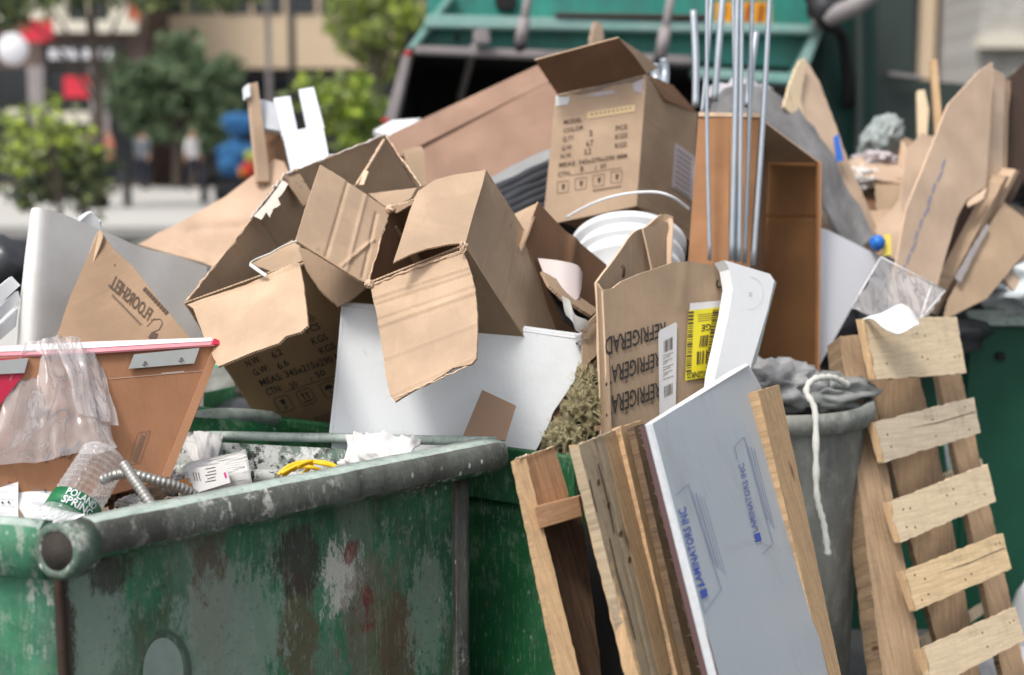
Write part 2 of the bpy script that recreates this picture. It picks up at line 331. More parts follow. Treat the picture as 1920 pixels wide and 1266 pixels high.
def dep(o, x, y, dd=0.):
    k = PL[o.name].k; return (x, y, 1 / (k[0] * x + k[1] * y + k[2]) + dd)
def sheet(name, pts, mat, parent=None, th=.005, rag=0., bend=0., cell=.03, udir=None, edge=None, creases=(), on=None, off=0., bfreq=3., back=None, seed=None, curl=None):
    """a flat or slightly bent board whose outline is given in photo pixels; has real thickness behind its face"""
    pl = on or Plane(pts)
    if udir and not on: pl.axes(pl.at(udir[2], udir[3]) - pl.at(udir[0], udir[1]))
    if not on:
        sd_ = seed if seed is not None else random.random() * 50
        cl = [(pl.uv(pl.at(a, b)), pl.uv(pl.at(c, d)), h, w) for (a, b, c, d, h, w) in creases]
        def f(u, v):
            z = bend * (noise.noise(Vector((u * bfreq + sd_, v * bfreq, sd_))) + .45 * noise.noise(Vector((u * bfreq * 2.7 + sd_, v * bfreq * 2.7, 3)))) if bend else 0.
            for (a, b, h, w) in cl:
                h = h * 1.5; w = w * .85
                ab = Vector((b[0] - a[0], b[1] - a[1])); L = ab.length; t = ((u - a[0]) * ab.x + (v - a[1]) * ab.y) / (L * L)
                t2 = max(0, min(1, t)); dx = math.hypot(u - a[0] - ab.x * t2, v - a[1] - ab.y * t2)
                z += h * math.exp(-(dx / w) ** 2)
            return z
        pl.f = f
    P2 = [Vector(pl.uv(pl.at(p[0], p[1]))) for p in pts]
    # winding
    ar = sum(a.x * b.y - b.x * a.y for a, b in zip(P2, P2[1:] + P2[:1]))
    if ar < 0: P2 = P2[::-1]
    out = []
    sg = max(cell * .35, .006) if (rag or bend or creases) else 10
    rs = random.random() * 90
    for a, b in zip(P2, P2[1:] + P2[:1]):
        L = (b - a).length; n = max(1, int(L / sg))
        nr = Vector((-(b - a).y, (b - a).x)).normalized()
        for k in range(n):
            t = k / n; q = a.lerp(b, t)
            if rag and k: q = q + nr * rag * (noise.noise(Vector((q.x * 40 + rs, q.y * 40, rs))) + .8 * noise.noise(Vector((q.x * 140, q.y * 140 + rs, 1))))
            out.append(q)
    verts = list(out); n = len(out)
    if bend or creases or on and on.f(0, 0) != 0:
        x0 = min(q.x for q in out); x1 = max(q.x for q in out); y0 = min(q.y for q in out); y1 = max(q.y for q in out)
        cc = max(min(cell, .0036) if creases else cell, math.sqrt((x1 - x0) * (y1 - y0) / 9000))
        gx = x0 + cc * .5; 
        while gx < x1:
            gy = y0 + cc * .5
            while gy < y1:
                q = Vector((gx + random.uniform(-.2, .2) * cc, gy + random.uniform(-.2, .2) * cc))
                if min((q - w).length_squared for w in out) > (cc * .35) ** 2: verts.append(q)
                gy += cc
            gx += cc
    V, E, Fc, _, _, _ = delaunay_2d_cdt(verts, [], [list(range(n))], 1, 1e-7)
    ed = {}
    for f_ in Fc:
        for a, b in zip(f_, f_[1:] + f_[:1]): ed[(a, b)] = 1
    bd = [(a, b) for (a, b) in ed if (b, a) not in ed]
    vs, fs, uv, fm, sm = [], [], [], [], []
    for q in V: vs.append(pl.pt(q.x, q.y, off)); uv.append((q.x + 5, q.y + 5))
    for q in V: vs.append(pl.pt(q.x, q.y, off - th)); uv.append((q.x + 5, q.y + 5))
    N = len(V)
    for f_ in Fc:
        fs.append(list(f_)); fm.append(0); sm.append(True)
        fs.append([i + N for i in reversed(f_)]); fm.append(2 if back else 0); sm.append(True)
    acc = 0
    for (a, b) in bd:
        i = len(vs); L = (V[a] - V[b]).length
        vs += [vs[a], vs[b], vs[b + N], vs[a + N]]
        k = (V[a].x + V[a].y); uv += [(k, 0), (k + L, 0), (k + L, th), (k, th)]
        fs.append([i, i + 3, i + 2, i + 1]); fm.append(1 if edge else 0); sm.append(False)
    ms = [mat, edge or mat] + ([back] if back else [])
    o = newobj(name, vs, fs, ms, fm, uv, sm, parent)
    o['_'] = 0; del o['_']
    PL[o.name] = pl
    return o
PL = {}
def pl_of(o): return PL[o.name]

def loft(name, A, B, mat, parent=None, nb=12, th=.003, wob=0., sub=4, edge=None, fold=0):
    """surface between two pixel curves (px,py,d), Catmull-smoothed, with thickness"""
    def cr(c):
        q = [P(*p) for p in c]; out = []
        for i in range(len(q) - 1):
            p0 = q[max(0, i - 1)]; p1 = q[i]; p2 = q[i + 1]; p3 = q[min(len(q) - 1, i + 2)]
            for k in range(sub):
                t = k / sub
                out.append(.5 * ((2 * p1) + (p2 - p0) * t + (2 * p0 - 5 * p1 + 4 * p2 - p3) * t * t + (3 * p1 - p0 - 3 * p2 + p3) * t ** 3))
        out.append(q[-1]); return out
    a, b = cr(A), cr(B); n = len(a); sd_ = random.random() * 40
    g = [[a[i].lerp(b[i], j / nb) for j in range(nb + 1)] for i in range(n)]
    nrm = [[None] * (nb + 1) for _ in range(n)]
    for i in range(n):
        for j in range(nb + 1):
            du = g[min(n - 1, i + 1)][j] - g[max(0, i - 1)][j]; dv = g[i][min(nb, j + 1)] - g[i][max(0, j - 1)]
            m_ = du.cross(dv)
            m_ = m_.normalized() if m_.length > 1e-9 else Vector((0, -1, 0))
            if m_.dot(CP - g[i][j]) < 0 and False: m_ = -m_
            nrm[i][j] = m_
    s0 = 1 if nrm[n // 2][nb // 2].dot(CP - g[n // 2][nb // 2]) > 0 else -1
    vs, uv = [], []
    for side in (0, 1):
        L = 0
        for i in range(n):
            if i: L += (g[i][0] - g[i - 1][0]).length
            for j in range(nb + 1):
                p = g[i][j]; w = wob * (noise.noise(p * 9 + Vector((sd_, 0, 0))) + .5 * noise.noise(p * 25)) if wob else 0
                if fold: w = wob * (noise.noise(Vector((L * fold + sd_, j / nb * 1.6 + .4 * noise.noise(p * 6), sd_))) + .5 * noise.noise(Vector((L * fold * 2.6, j / nb * 3.0, sd_ + 4))) + .15 * noise.noise(p * 40))
                vs.append(p + nrm[i][j] * s0 * (w - side * th)); uv.append((L + 3, (g[i][j] - g[i][0]).length + 3))
    N = n * (nb + 1); fs, fm, sm = [], [], []
    ix = lambda i, j: i * (nb + 1) + j
    for i in range(n - 1):
        for j in range(nb):
            q = [ix(i, j), ix(i + 1, j), ix(i + 1, j + 1), ix(i, j + 1)]
            fs.append(q); fs.append([k + N for k in reversed(q)]); fm += [0, 0]; sm += [True, True]
    rim = [(ix(i, 0), ix(i + 1, 0)) for i in range(n - 1)] + [(ix(n - 1, j), ix(n - 1, j + 1)) for j in range(nb)] + \
          [(ix(i + 1, nb), ix(i, nb)) for i in reversed(range(n - 1))] + [(ix(0, j + 1), ix(0, j)) for j in reversed(range(nb))]
    for a_, b_ in rim:
        i = len(vs); vs += [vs[a_], vs[b_], vs[b_ + N], vs[a_ + N]]
        l = (vs[a_] - vs[b_]).length; u0 = uv[a_][0] + uv[a_][1]; uv += [(u0, 0), (u0 + l, 0), (u0 + l, th), (u0, th)]
        fs.append([i, i + 1, i + 2, i + 3]); fm.append(1 if edge else 0); sm.append(False)
    return newobj(name, vs, fs, [mat, edge or mat], fm, uv, sm, parent)

def tube(name, pts, r, mat, parent=None, seg=10, smooth_n=6, rfun=None, cap=True):
    q = [Vector(p) for p in pts]; path = []
    if smooth_n > 1 and len(q) > 2:
        for i in range(len(q) - 1):
            p0 = q[max(0, i - 1)]; p1 = q[i]; p2 = q[i + 1]; p3 = q[min(len(q) - 1, i + 2)]
            for k in range(smooth_n):
                t = k / smooth_n
                path.append(.5 * ((2 * p1) + (p2 - p0) * t + (2 * p0 - 5 * p1 + 4 * p2 - p3) * t * t + (3 * p1 - p0 - 3 * p2 + p3) * t ** 3))
        path.append(q[-1])
    else:
        path = q
    vs, fs, uv = [], [], []; L = 0; ref = None
    for i, p in enumerate(path):
        t = (path[min(len(path) - 1, i + 1)] - path[max(0, i - 1)]).normalized()
        if ref is None: ref = t.orthogonal().normalized()
        ref = (ref - t * ref.dot(t)).normalized(); b = t.cross(ref)
        if i: L += (p - path[i - 1]).length
        rr = rfun(i, len(path), L) if rfun else r
        for k in range(seg):
            a = 2 * math.pi * k / seg; vs.append(p + (ref * math.cos(a) + b * math.sin(a)) * rr); uv.append((k / seg * .1, L))
    for i in range(len(path) - 1):
        for k in range(seg):
            k2 = (k + 1) % seg; fs.append([i * seg + k, i * seg + k2, (i + 1) * seg + k2, (i + 1) * seg + k])
    sm = [True] * len(fs)
    if cap:
        fs.append(list(reversed(range(seg)))); fs.append([(len(path) - 1) * seg + k for k in range(seg)]); sm += [False, False]
    return newobj(name, vs, fs, mat, None, uv, sm, parent)

def lathe(name, prof, org, axis, mat, parent=None, seg=32, wob=None, smooth=True):
    axis = Vector(axis).normalized(); u = axis.orthogonal().normalized(); v = axis.cross(u)
    vs, fs, uv = [], [], []
    for i, (r, h) in enumerate(prof):
        for k in range(seg):
            a = 2 * math.pi * k / seg; rr = r * (wob(a, h) if wob else 1)
            vs.append(Vector(org) + axis * h + (u * math.cos(a) + v * math.sin(a)) * rr); uv.append((k / seg, h))
    for i in range(len(prof) - 1):
        for k in range(seg):
            k2 = (k + 1) % seg; fs.append([i * seg + k, i * seg + k2, (i + 1) * seg + k2, (i + 1) * seg + k])
    if prof[0][0] > 1e-4: fs.append(list(reversed(range(seg))))
    if prof[-1][0] > 1e-4: fs.append([(len(prof) - 1) * seg + k for k in range(seg)])
    return newobj(name, vs, fs, mat, None, uv, smooth, parent)

def hexa(name, c8, mat, parent=None, bev=0., uvs=True):
    """box from 8 corners: bottom four then top four"""
    f = [[0, 3, 2, 1], [4, 5, 6, 7], [0, 1, 5, 4], [1, 2, 6, 5], [2, 3, 7, 6], [3, 0, 4, 7]]
    vs, fs, uv = [], [], []
    for q in f:
        i = len(vs); p = [Vector(c8[k]) for k in q]; vs += p
        e1, e2 = (p[1] - p[0]).length, (p[3] - p[0]).length
        uu = [(0, 0), (e1, 0), (e1, e2), (0, e2)]
        if e1 > e2: uu = [(b, a) for a, b in uu]
        r = random.random() * 3; uv += [(a + r, b + r) for a, b in uu]
        fs.append([i, i + 1, i + 2, i + 3])
    o = newobj(name, vs, fs, mat, None, uv, None, parent)
    if bev:
        bm = bmesh.new(); bm.from_mesh(o.data); bmesh.ops.remove_doubles(bm, verts=bm.verts, dist=1e-5)
        bmesh.ops.bevel(bm, geom=bm.edges[:], offset=bev, segments=2, affect='EDGES', profile=.5); bm.to_mesh(o.data); bm.free()
    return o
def box(name, x0, x1, y0, y1, z0, z1, mat, parent=None, bev=0.):
    return hexa(name, [(x0, y0, z0), (x1, y0, z0), (x1, y1, z0), (x0, y1, z0), (x0, y0, z1), (x1, y0, z1), (x1, y1, z1), (x0, y1, z1)], mat, parent, bev)
def pbox(name, px0, px1, py0, py1, y, dep, mat, parent=None, bev=0.):
    """upright box whose front (at Y=y) covers that part of the photo"""
    a, b = HY(px0, py1, y), HY(px1, py0, y)
    return box(name, a.x, b.x, y, y + dep, a.z, b.z, mat, parent, bev)
def slab(name, q, n, mat, parent=None, bev=0.):
    """four place points + thickness vector"""
    q = [Vector(p) for p in q]; n = Vector(n)
    return hexa(name, [q[0], q[1], q[2], q[3], q[0] + n, q[1] + n, q[2] + n, q[3] + n], mat, parent, bev)
def blob(name, c, r, mat, parent=None, sub=3, amp=.3, fr=2., sq=(1, 1, 1), ridge=False, smooth=True, rot=0):
    bm = bmesh.new(); bmesh.ops.create_icosphere(bm, subdivisions=sub, radius=1)
    s_ = random.random() * 80
    rm = Matrix.Rotation(rot, 3, 'Y')
    for v in bm.verts:
        p = v.co.copy(); w = noise.fractal(p * fr + Vector((s_, s_, 0)), 1, 2, 4)
        if ridge: w = .5 - abs(noise.noise(p * fr + Vector((s_, 0, s_)))) * 2.2 + .3 * noise.noise(p * fr * 3)
        p = p * (1 + amp * w); v.co = Vector(c) + rm @ Vector((p.x * sq[0], p.y * sq[1], p.z * sq[2])) * r
    me = bpy.data.meshes.new(name); bm.to_mesh(me); bm.free(); me.materials.append(mat)
    if smooth: me.polygons.foreach_set('use_smooth', [True] * len(me.polygons))
    o = bpy.data.objects.new(name, me); COL.objects.link(o)
    if parent is not None: setp(o, parent)
    return o

_tc = {}
def textmesh(s):
    if s in _tc: return _tc[s]
    cu = bpy.data.curves.new('t', 'FONT'); cu.body = s; cu.size = 1; cu.resolution_u = 2; cu.offset = .012
    o = bpy.data.objects.new('t', cu); COL.objects.link(o); dg = bpy.context.evaluated_depsgraph_get(); dg.update()
    me = bpy.data.meshes.new_from_object(o.evaluated_get(dg))
    v = [tuple(x.co) for x in me.vertices]; f = [list(p.vertices) for p in me.polygons]
    bpy.data.objects.remove(o); bpy.data.curves.remove(cu); bpy.data.meshes.remove(me)
    x0 = min(a[0] for a in v); x1 = max(a[0] for a in v); H = .69
    _tc[s] = ([((a[0] - x0) / (x1 - x0), a[1] / H) for a in v], f); return _tc[s]
def quadmap(q, s, t):
    return ((q[0][0] * (1 - s) + q[1][0] * s) * (1 - t) + (q[3][0] * (1 - s) + q[2][0] * s) * t,
            (q[0][1] * (1 - s) + q[1][1] * s) * (1 - t) + (q[3][1] * (1 - s) + q[2][1] * s) * t)
def write(o, s, q, mat, parent, name='printed_text', off=.0012, bold=0):
    """lettering printed on board o; q = baseline left, baseline right, cap right, cap left in pixels"""
    pl = pl_of(o); v, f = textmesh(s); vs = []
    for (a, b) in v:
        x, y = quadmap(q, a, b); w = pl.at(x, y); u_, v_ = pl.uv(w); vs.append(pl.pt(u_, v_, off))
    return newobj(name, vs, f, mat, parent=parent)
def marks(o, polys, mat, parent, name='printed_mark', off=.0012):
    """flat printed shapes joined into one print"""
    pl = pl_of(o); vs, fs = [], []
    for pg in polys:
        i = len(vs)
        for (x, y) in pg: u_, v_ = pl.uv(pl.at(x, y)); vs.append(pl.pt(u_, v_, off))
        fs.append(list(range(i, len(vs))))
    return newobj(name, vs, fs, mat, parent=parent)
def stroke(pts, w):
    out = []
    for (a, b), (c, d) in zip(pts, pts[1:]):
        L = math.hypot(c - a, d - b) or 1; nx, ny = -(d - b) / L * w / 2, (c - a) / L * w / 2
        out.append([(a + nx, b + ny), (c + nx, d + ny), (c - nx, d - ny), (a - nx, b - ny)])
    return out
def qpoly(q, polys): return [[quadmap(q, a, b) for a, b in pg] for pg in polys]

# ================================================================== SETTING: ground, street, far buildings, trees, truck
ASPH = M('asphalt', .9); _n = ASPH.noise(1.3, 8, .7); _k = ASPH.noise(60, 4, .7)
ASPH.col(ASPH.mix(ASPH.ramp(_k, (.4, 0), (.7, 1)), ASPH.mix(_n, (.07, .07, .072), (.12, .118, .112)), (.13, .13, .125))); ASPH.bump(_k, .4, .005); ASPH = ASPH.m
CONC = M('pavement_concrete', .85); _n = CONC.noise(2, 8, .7); CONC.col(CONC.mix(_n, (.42, .41, .39), (.54, .53, .50))); CONC.bump(CONC.noise(40, 5), .2, .004); CONC = CONC.m
CURB = simple('kerb_stone', (.34, .33, .31), .8, .15, 4)
BRB = M('brown_brick', .85); _b = BRB.n.new('ShaderNodeTexBrick'); BRB.l.new(BRB.mp(rot=(R(90), 0, 0)), _b.inputs['Vector']); _b.inputs['Scale'].default_value = 4
_b.inputs['Color1'].default_value = (.085, .055, .048, 1); _b.inputs['Color2'].default_value = (.12, .075, .06, 1); _b.inputs['Mortar'].default_value = (.2, .17, .15, 1); BRB.col(_b.outputs[0]); BRB = BRB.m
BEIGE = simple('beige_stone_cladding', (.60, .47, .33), .8, .1, .6)
CREAM = simple('cream_trim', (.66, .62, .52), .7, .08, 2)
DARKG = simple('dark_window_glass', (.018, .022, .026), .08, .2, 1, spec=.6)
DARKM = simple('dark_metal', (.03, .03, .034), .5, .2, 3)
PALEB = M('pale_grey_brick', .85); _b = PALEB.n.new('ShaderNodeTexBrick'); PALEB.l.new(PALEB.mp(rot=(R(90), 0, 0)), _b.inputs['Vector']); _b.inputs['Scale'].default_value = 2.2
_b.inputs['Color1'].default_value = (.38, .36, .33, 1); _b.inputs['Color2'].default_value = (.50, .48, .45, 1); _b.inputs['Mortar'].default_value = (.2, .2, .19, 1); PALEB.col(_b.outputs[0]); PALEB = PALEB.m
SIGNR = simple('red_sign_face', (.62, .035, .06), .5, .1, 2)
SIGNW = simple('white_sign_face', (.72, .72, .76), .5, .05, 2)
TEAL = M('teal_truck_paint', .42, spec=.5); _n = TEAL.noise(2.5, 7, .65); _d = TEAL.noise(1.7, 8, .7, co=TEAL.mp((2.5, 1, .7))); TEAL.col(TEAL.mix(TEAL.ma('MULTIPLY', TEAL.ramp(_d, (.45, 0), (.62, 1)), .55), TEAL.mix(TEAL.ramp(_n, (.3, 0), (.7, 1)), (.02, .21, .17), (.04, .29, .235)), (.05, .10, .09))); TEAL = TEAL.m
TEALP = M('worn_pale_teal_paint', .5, spec=.5); _n = TEALP.noise(4, 8, .7); TEALP.col(TEALP.mix(TEALP.ramp(_n, (.3, 0), (.65, 1)), (.14, .36, .32), (.34, .48, .45))); TEALP = TEALP.m
SCUF = simple('scuffed_grey_steel', (.30, .27, .27), .5, .35, 8)
HOP = simple('black_steel_and_shade', (.012, .012, .012), .7, .4, 3)  # near-black steel; also paints in shade in box and lumber gaps
TDK = simple('deep_green_truck_paint', (.004, .040, .032), .4, .3, 2, spec=.4)
GRN = simple('grey_green_steel', (.045, .062, .056), .5, .25, 2)
AMB = simple('amber_warning_panel', (.80, .36, .02), .5, .12, 3)
BARK = simple('grey_brown_bark', (.085, .068, .055), .9, .35, 9, .5)
def leafmat(name, c, c2):
    m = M(name, .55, spec=.35); n = m.noise(1.6, 5, .6); m.col(m.vary(m.mix(m.ramp(n, (.35, 0), (.65, 1)), c, c2), .15))
    m.b.inputs['Subsurface Weight'].default_value = 0
    return m.m
LF1 = leafmat('blue_green_leaves', (.06, .11, .05), (.13, .20, .10))
LF2 = leafmat('yellow_green_leaves', (.24, .34, .035), (.46, .56, .08))
LF3 = leafmat('olive_leaves', (.14, .18, .06), (.28, .32, .13))
LF5 = leafmat('pale_blue_green_leaves', (.12, .19, .10), (.22, .29, .15))
LF4 = leafmat('dark_leaves', (.025, .045, .018), (.07, .10, .04))
SOIL = simple('planter_soil', (.05, .035, .025), .95, .3, 20)

g = newobj('ground', [(-400, -60, 0), (400, -60, 0), (400, 900, 0), (-400, 900, 0)], [[0, 1, 2, 3]], ASPH); tag(g, None, None, kind='structure')
# far pavement beyond the carriageway, kerbs are real steps
yk = 24.
o = box('pavement', -60, 3.0, yk, 44.0, .004, .13, CONC); tag(o, None, None, kind='structure')
o = box('kerb', -60, 3.0, yk - .18, yk, .004, .145, CURB); tag(o, None, None, kind='structure')
o = box('pavement', -60, -1.5, 6.5, 13.0, .004, .13, CONC); tag(o, None, None, kind='structure')
o = box('kerb', -60, -1.32, 13.0, 13.18, .004, .14, CURB); tag(o, None, None, kind='structure')

# --- storefront building, far left
Yb = 44.0
b1 = thing('brick_building', (HY(100, 300, Yb).x, Yb, 0), 'brown brick corner building with dark shopfront and cream upper trim', 'building')
xa, xb = HY(-700, 300, Yb).x, HY(282, 300, Yb).x
box('wall', xa, xb, Yb, Yb + 12, 0.0, 16, BRB, b1)
def wb(name, a, b_, c, d, mat, par, dy=.12, Y=Yb):
    p, q = HY(a, d, Y), HY(b_, c, Y); return box(name, p.x, q.x, Y - dy, Y - .003, p.z, q.z, mat, par)
wb('cornice', 60, 262, 40, 62, CREAM, b1, .35)
wb('pilaster', 60, 92, -60, 39, CREAM, b1, .15); wb('pilaster', 98, 118, -60, 39, CREAM, b1, .16); wb('pilaster', 215, 238, -60, 39, CREAM, b1, .15)
for (a, b_) in ((120, 212), (-60, 52)):
    w = wb('window', a, b_, -60, 38, DARKG, b1, .06)
    for xx in (a, (a + b_) / 2 - 2, b_ - 5): wb('mullion', xx, xx + 5, -60, 38, CREAM, w, .1)
sg = wb('shop_fascia', 84, 232, 82, 122, DARKM, b1, .2)
for k, t in enumerate('BOROOM'):
    a = 98 + k * 19 + (6 if k > 2 else 0); wb('fascia_letter', a, a + 13, 93, 111, SIGNW, sg, .26)
wb('shop_window', 90, 175, 128, 340, DARKG, b1, .05); wb('shop_window', 200, 280, 128, 340, DARKG, b1, .05)
wb('shop_window', -60, 60, 128, 340, DARKG, b1, .05)
for a in (64, 82, 178, 194): wb('shop_pier', a, a + 9, 124, 352, SCUF, b1, .14)
wb('window_poster', 122, 180, 143, 183, SIGNR, b1, .09)
wb('awning_valance', 22, 52, 205, 222, CREAM, b1, .5); wb('awning_valance', 100, 176, 210, 231, CREAM, b1, .5)
wb('brick_patch', 236, 262, 8, 44, simple('orange_brick', (.42, .12, .07), .8, .1, 3), b1, .05)
# --- beige building
Yc = 47.0
b2 = thing('beige_building', (HY(600, 300, Yc).x, Yc, 0), 'beige stone building with dark strip windows behind the trees', 'building')
box('wall', HY(284, 300, Yc).x, HY(1500, 300, Yc).x, Yc, Yc + 14, HY(500, 128, Yc).z, 22, BEIGE, b2)
box('shopfront', HY(284, 300, Yc).x, HY(1500, 300, Yc).x, Yc + .4, Yc + 13, 0, HY(500, 128, Yc).z, DARKM, b2)
for k in range(8):
    a = 290 + k * 62; wb('window', a, a + 52, -40, 26, DARKG, b2, .05, Yc)
for k in range(7):
    a = 300 + k * 70; wb('shop_window', a, a + 58, 150, 330, DARKG, b2, .05, Yc + .4)
for a in (352, 548, 700): wb('pier', a, a + 8, 128, 352, BEIGE, b2, .1, Yc + .4)
# --- pale brick building at the right edge
Yd = 30.
b3 = thing('pale_brick_building', (HY(1880, 200, Yd).x, Yd, 0), 'pale grey brick building at the far right behind the trash pile', 'building')
box('wall', HY(1832, 200, Yd).x, HY(3400, 200, Yd).x, Yd, Yd + 16, 0, 14, PALEB, b3)
wb('ledge', 1826, 2100, 66, 92, CREAM, b3, .5, Yd); wb('window', 1838, 1900, 190, 300, DARKG, b3, .04, Yd)
b4 = thing('dark_building', (HY(1700, 200, 33).x, 33, 0), 'dark shopfront building with a tan pier behind the truck', 'building')
box('wall', HY(1500, 200, 33).x, HY(1831, 200, 33).x, 33, 45, 0, 14, DARKM, b4)  # wall in a plain near-black colour
wb('tan_pier', 1720, 1752, -60, 150, BEIGE, b4, .3, 33); wb('tan_pier', 1768, 1792, 20, 145, simple('brown_pier', (.20, .12, .07)), b4, .3, 33)
wb('grey_pier', 1752, 1768, -60, 200, SCUF, b4, .4, 33)

# --- signs and poles
s1 = thing('hanging_sign', HY(85, 400, 38), 'red rectangular sign on a slim dark pole in front of the brick building', 'sign')
pbox('sign_panel', 40, 96, 36, 78, 38, .12, SIGNR, s1); tube('pole', [HY(86, 405, 38.3), HY(86, -80, 38.3)], .07, DARKM, s1, smooth_n=1)
s2 = thing('round_sign', HY(24, 404, 37), 'round white disc sign beside the red sign', 'sign')
c = HY(24, 92, 37); lathe('sign_disc', [(.0, -.05), (.38, -.05), (.40, 0), (.38, .05), (0, .05)], c, (0, 1, 0), SIGNW, s2); tube('pole', [HY(-8, 405, 37.2), HY(-8, 40, 37.2)], .05, DARKM, s2, smooth_n=1)
tube('bracket', [HY(-8, 92, 37.15), HY(14, 92, 37.15)], .03, DARKM, s2, smooth_n=1)
def pole(px, Y, r, label, mat=DARKM):
    p = HY(px, 300, Y); e = thing('street_lamp', (p.x, Y, 0), label, 'street lamp', 'street lamps along the far pavement')
    tube('pole', [(p.x, Y, 0), (p.x, Y, 7.2)], r, mat, e, smooth_n=1); lathe('base', [(r * 2.2, 0), (r * 2, .5), (r, .7)], (p.x, Y, 0), (0, 0, 1), mat, e, 16)
    tube('arm', [(p.x, Y, 7.1), (p.x, Y - .9, 7.5), (p.x, Y - 1.8, 7.5)], r * .6, mat, e); blob('lamp_head', (p.x, Y - 2, 7.45), .2, mat, e, 2, .02, sq=(1, 1.6, .4))
pole(552, 36, .09, 'dark street lamp post in front of the beige facade')
pole(508, 31, .06, 'thin pale street lamp post left of the dark post', SCUF)

# --- trees
def tree(name, px, Y, label, crown, lm, trunk_r=.12, nleaf=2600, ls=.22, limbs=5, base_z=0., ground=True, kind='tree', second=None, tm=BARK):
    """crown: list of (px, py, dy, rx, rz) pixel-centred clumps of leaf-sized faces"""
    p = HY(px, 300, Y); e = thing(name, (p.x, Y, base_z), label, kind)
    cs = [(HY(a, b, Y + c), rx, rz) for (a, b, c, rx, rz) in crown]
    top = max(c_[0].z for c_ in cs)
    trunk = tube('trunk', [(p.x, Y, base_z), (p.x + .05, Y, base_z + (top - base_z) * .5), (p.x - .04, Y, top)], trunk_r, tm, e, rfun=lambda i, n, L: trunk_r * (1.15 - .85 * i / n))
    for k in range(min(limbs, len(cs))):
        c_ = cs[k][0]; tube('limb', [(p.x, Y, base_z + (c_.z - base_z) * .55), ((p.x + c_.x) / 2, (Y + c_.y) / 2, c_.z * .8 + base_z * .2 + .1), c_], trunk_r * .4, tm, trunk, rfun=lambda i, n, L: trunk_r * .45 * (1 - .8 * i / n))
    vs, fs, fm = [], [], []
    tot = sum(rx * rz for _, rx, rz in cs)
    for (c_, rx, rz) in cs:
        sd_ = Vector((random.random() * 50, random.random() * 50, 0))
        for _ in range(int(nleaf * rx * rz / tot)):
            d = Vector((random.gauss(0, 1), random.gauss(0, 1), random.gauss(0, 1))).normalized()
            rr = random.random() ** .35
            rr *= 1 + .35 * noise.noise(d * 2.2 + sd_); q = Vector((d.x * rx * rr, d.y * rx * rr, d.z * rz * rr))
            if noise.noise((c_ + q) * (1.1 / max(rx, .3)) * 1.6 + sd_) < -.02: continue
            q += c_; s_ = ls * random.uniform(.5, 1.1)
            a = Vector((random.gauss(0, 1), random.gauss(0, 1), random.gauss(0, .7))).normalized(); b = a.orthogonal().normalized()
            b = (Matrix.Rotation(random.random() * 6.28, 3, a) @ b); c2 = a.cross(b)
            i = len(vs); vs += [q - b * s_, q + c2 * s_ * .45 + a * s_ * .1, q + b * s_, q - c2 * s_ * .45 + a * s_ * .1]
            fs.append([i, i + 1, i + 2, i + 3]); fm.append(1 if second and random.random() < .35 else 0)
    o = newobj('crown', vs, fs, [lm, second or lm], fm, parent=e); o['kind'] = 'stuff'
    return e
tree('young_tree', 184, 30, 'slim street tree with thin dark trunk in front of the brick building',
     [(60, -30, 0, 1.7, .7), (150, -50, 0, 1.6, .65), (260, -40, .5, 1.4, .7), (20, 10, 0, .6, .6), (350, -20, 0, 1.2, .55), (440, -30, .4, .8, .5)], LF4, .12, 5200, .16, second=LF3)
tree('round_shrub', 330, 42.3, 'large bluish green bushy tree in front of the beige building',
     [(325, 175, 0, 1.5, 1.3), (250, 175, 0, 1.0, .9), (400, 190, .2, .9, 1.0), (340, 95, 0, .8, .7), (280, 225, 0, .8, .7), (415, 130, 0, .7, .5), (385, 250, 0, .8, .5), (222, 130, 0, .6, .5), (300, 120, -.3, .5, .4), (370, 150, -.5, .5, .4)], LF1, .14, 7000, .2, 5, second=LF5)
tree('leafy_tree', 700, 28, 'tall olive green tree filling the gap left of the garbage truck',
     [(690, 20, 0, 1.0, .8), (760, -10, 0, .9, .8), (650, 60, 0, .45, .45), (740, 70, .5, .75, .6), (700, 120, .6, .55, .45), (790, 60, .5, .6, .5)], LF3, .1, 6000, .13, 4, second=LF2)
def planter(px, Y, w, h, label, mat=CONC):
    p = HY(px, 300, Y); e = thing('planter', (p.x, Y, 0), label, 'planter'); 
    hexa('tub', [(p.x - w * .42, Y - w * .42, 0), (p.x + w * .42, Y - w * .42, 0), (p.x + w * .42, Y + w * .42, 0), (p.x - w * .42, Y + w * .42, 0), (p.x - w / 2, Y - w / 2, h), (p.x + w / 2, Y - w / 2, h), (p.x + w / 2, Y + w / 2, h), (p.x - w / 2, Y + w / 2, h)], mat, e, .02)
    box('soil', p.x - w * .46, p.x + w * .46, Y - w * .46, Y + w * .46, h - .02, h + .02, SOIL, e); return e
planter(100, 13.2, 1.35, .62, 'grey concrete planter under the yellow green shrub')
tree('garden_shrub', 100, 13.2, 'shrub with bright yellow green tips growing in the grey planter at left',
     [(75, 225, 0, .34, .26), (40, 300, 0, .26, .2), (60, 270, 0, .4, .3), (130, 260, .1, .3, .22)], LF2, .03, 900, .06, 4, .6, kind='shrub', second=LF3)
tree('evergreen_shrub', 150, 13.6, 'dark glossy shrub under the yellow green one at left',
     [(110, 330, 0, .36, .26), (160, 350, 0, .30, .22), (60, 360, .1, .3, .2), (185, 300, .1, .22, .18), (120, 290, .3, .4, .25), (175, 385, 0, .18, .12)], LF4, .03, 2600, .06, 4, .6, kind='shrub', second=LF3)
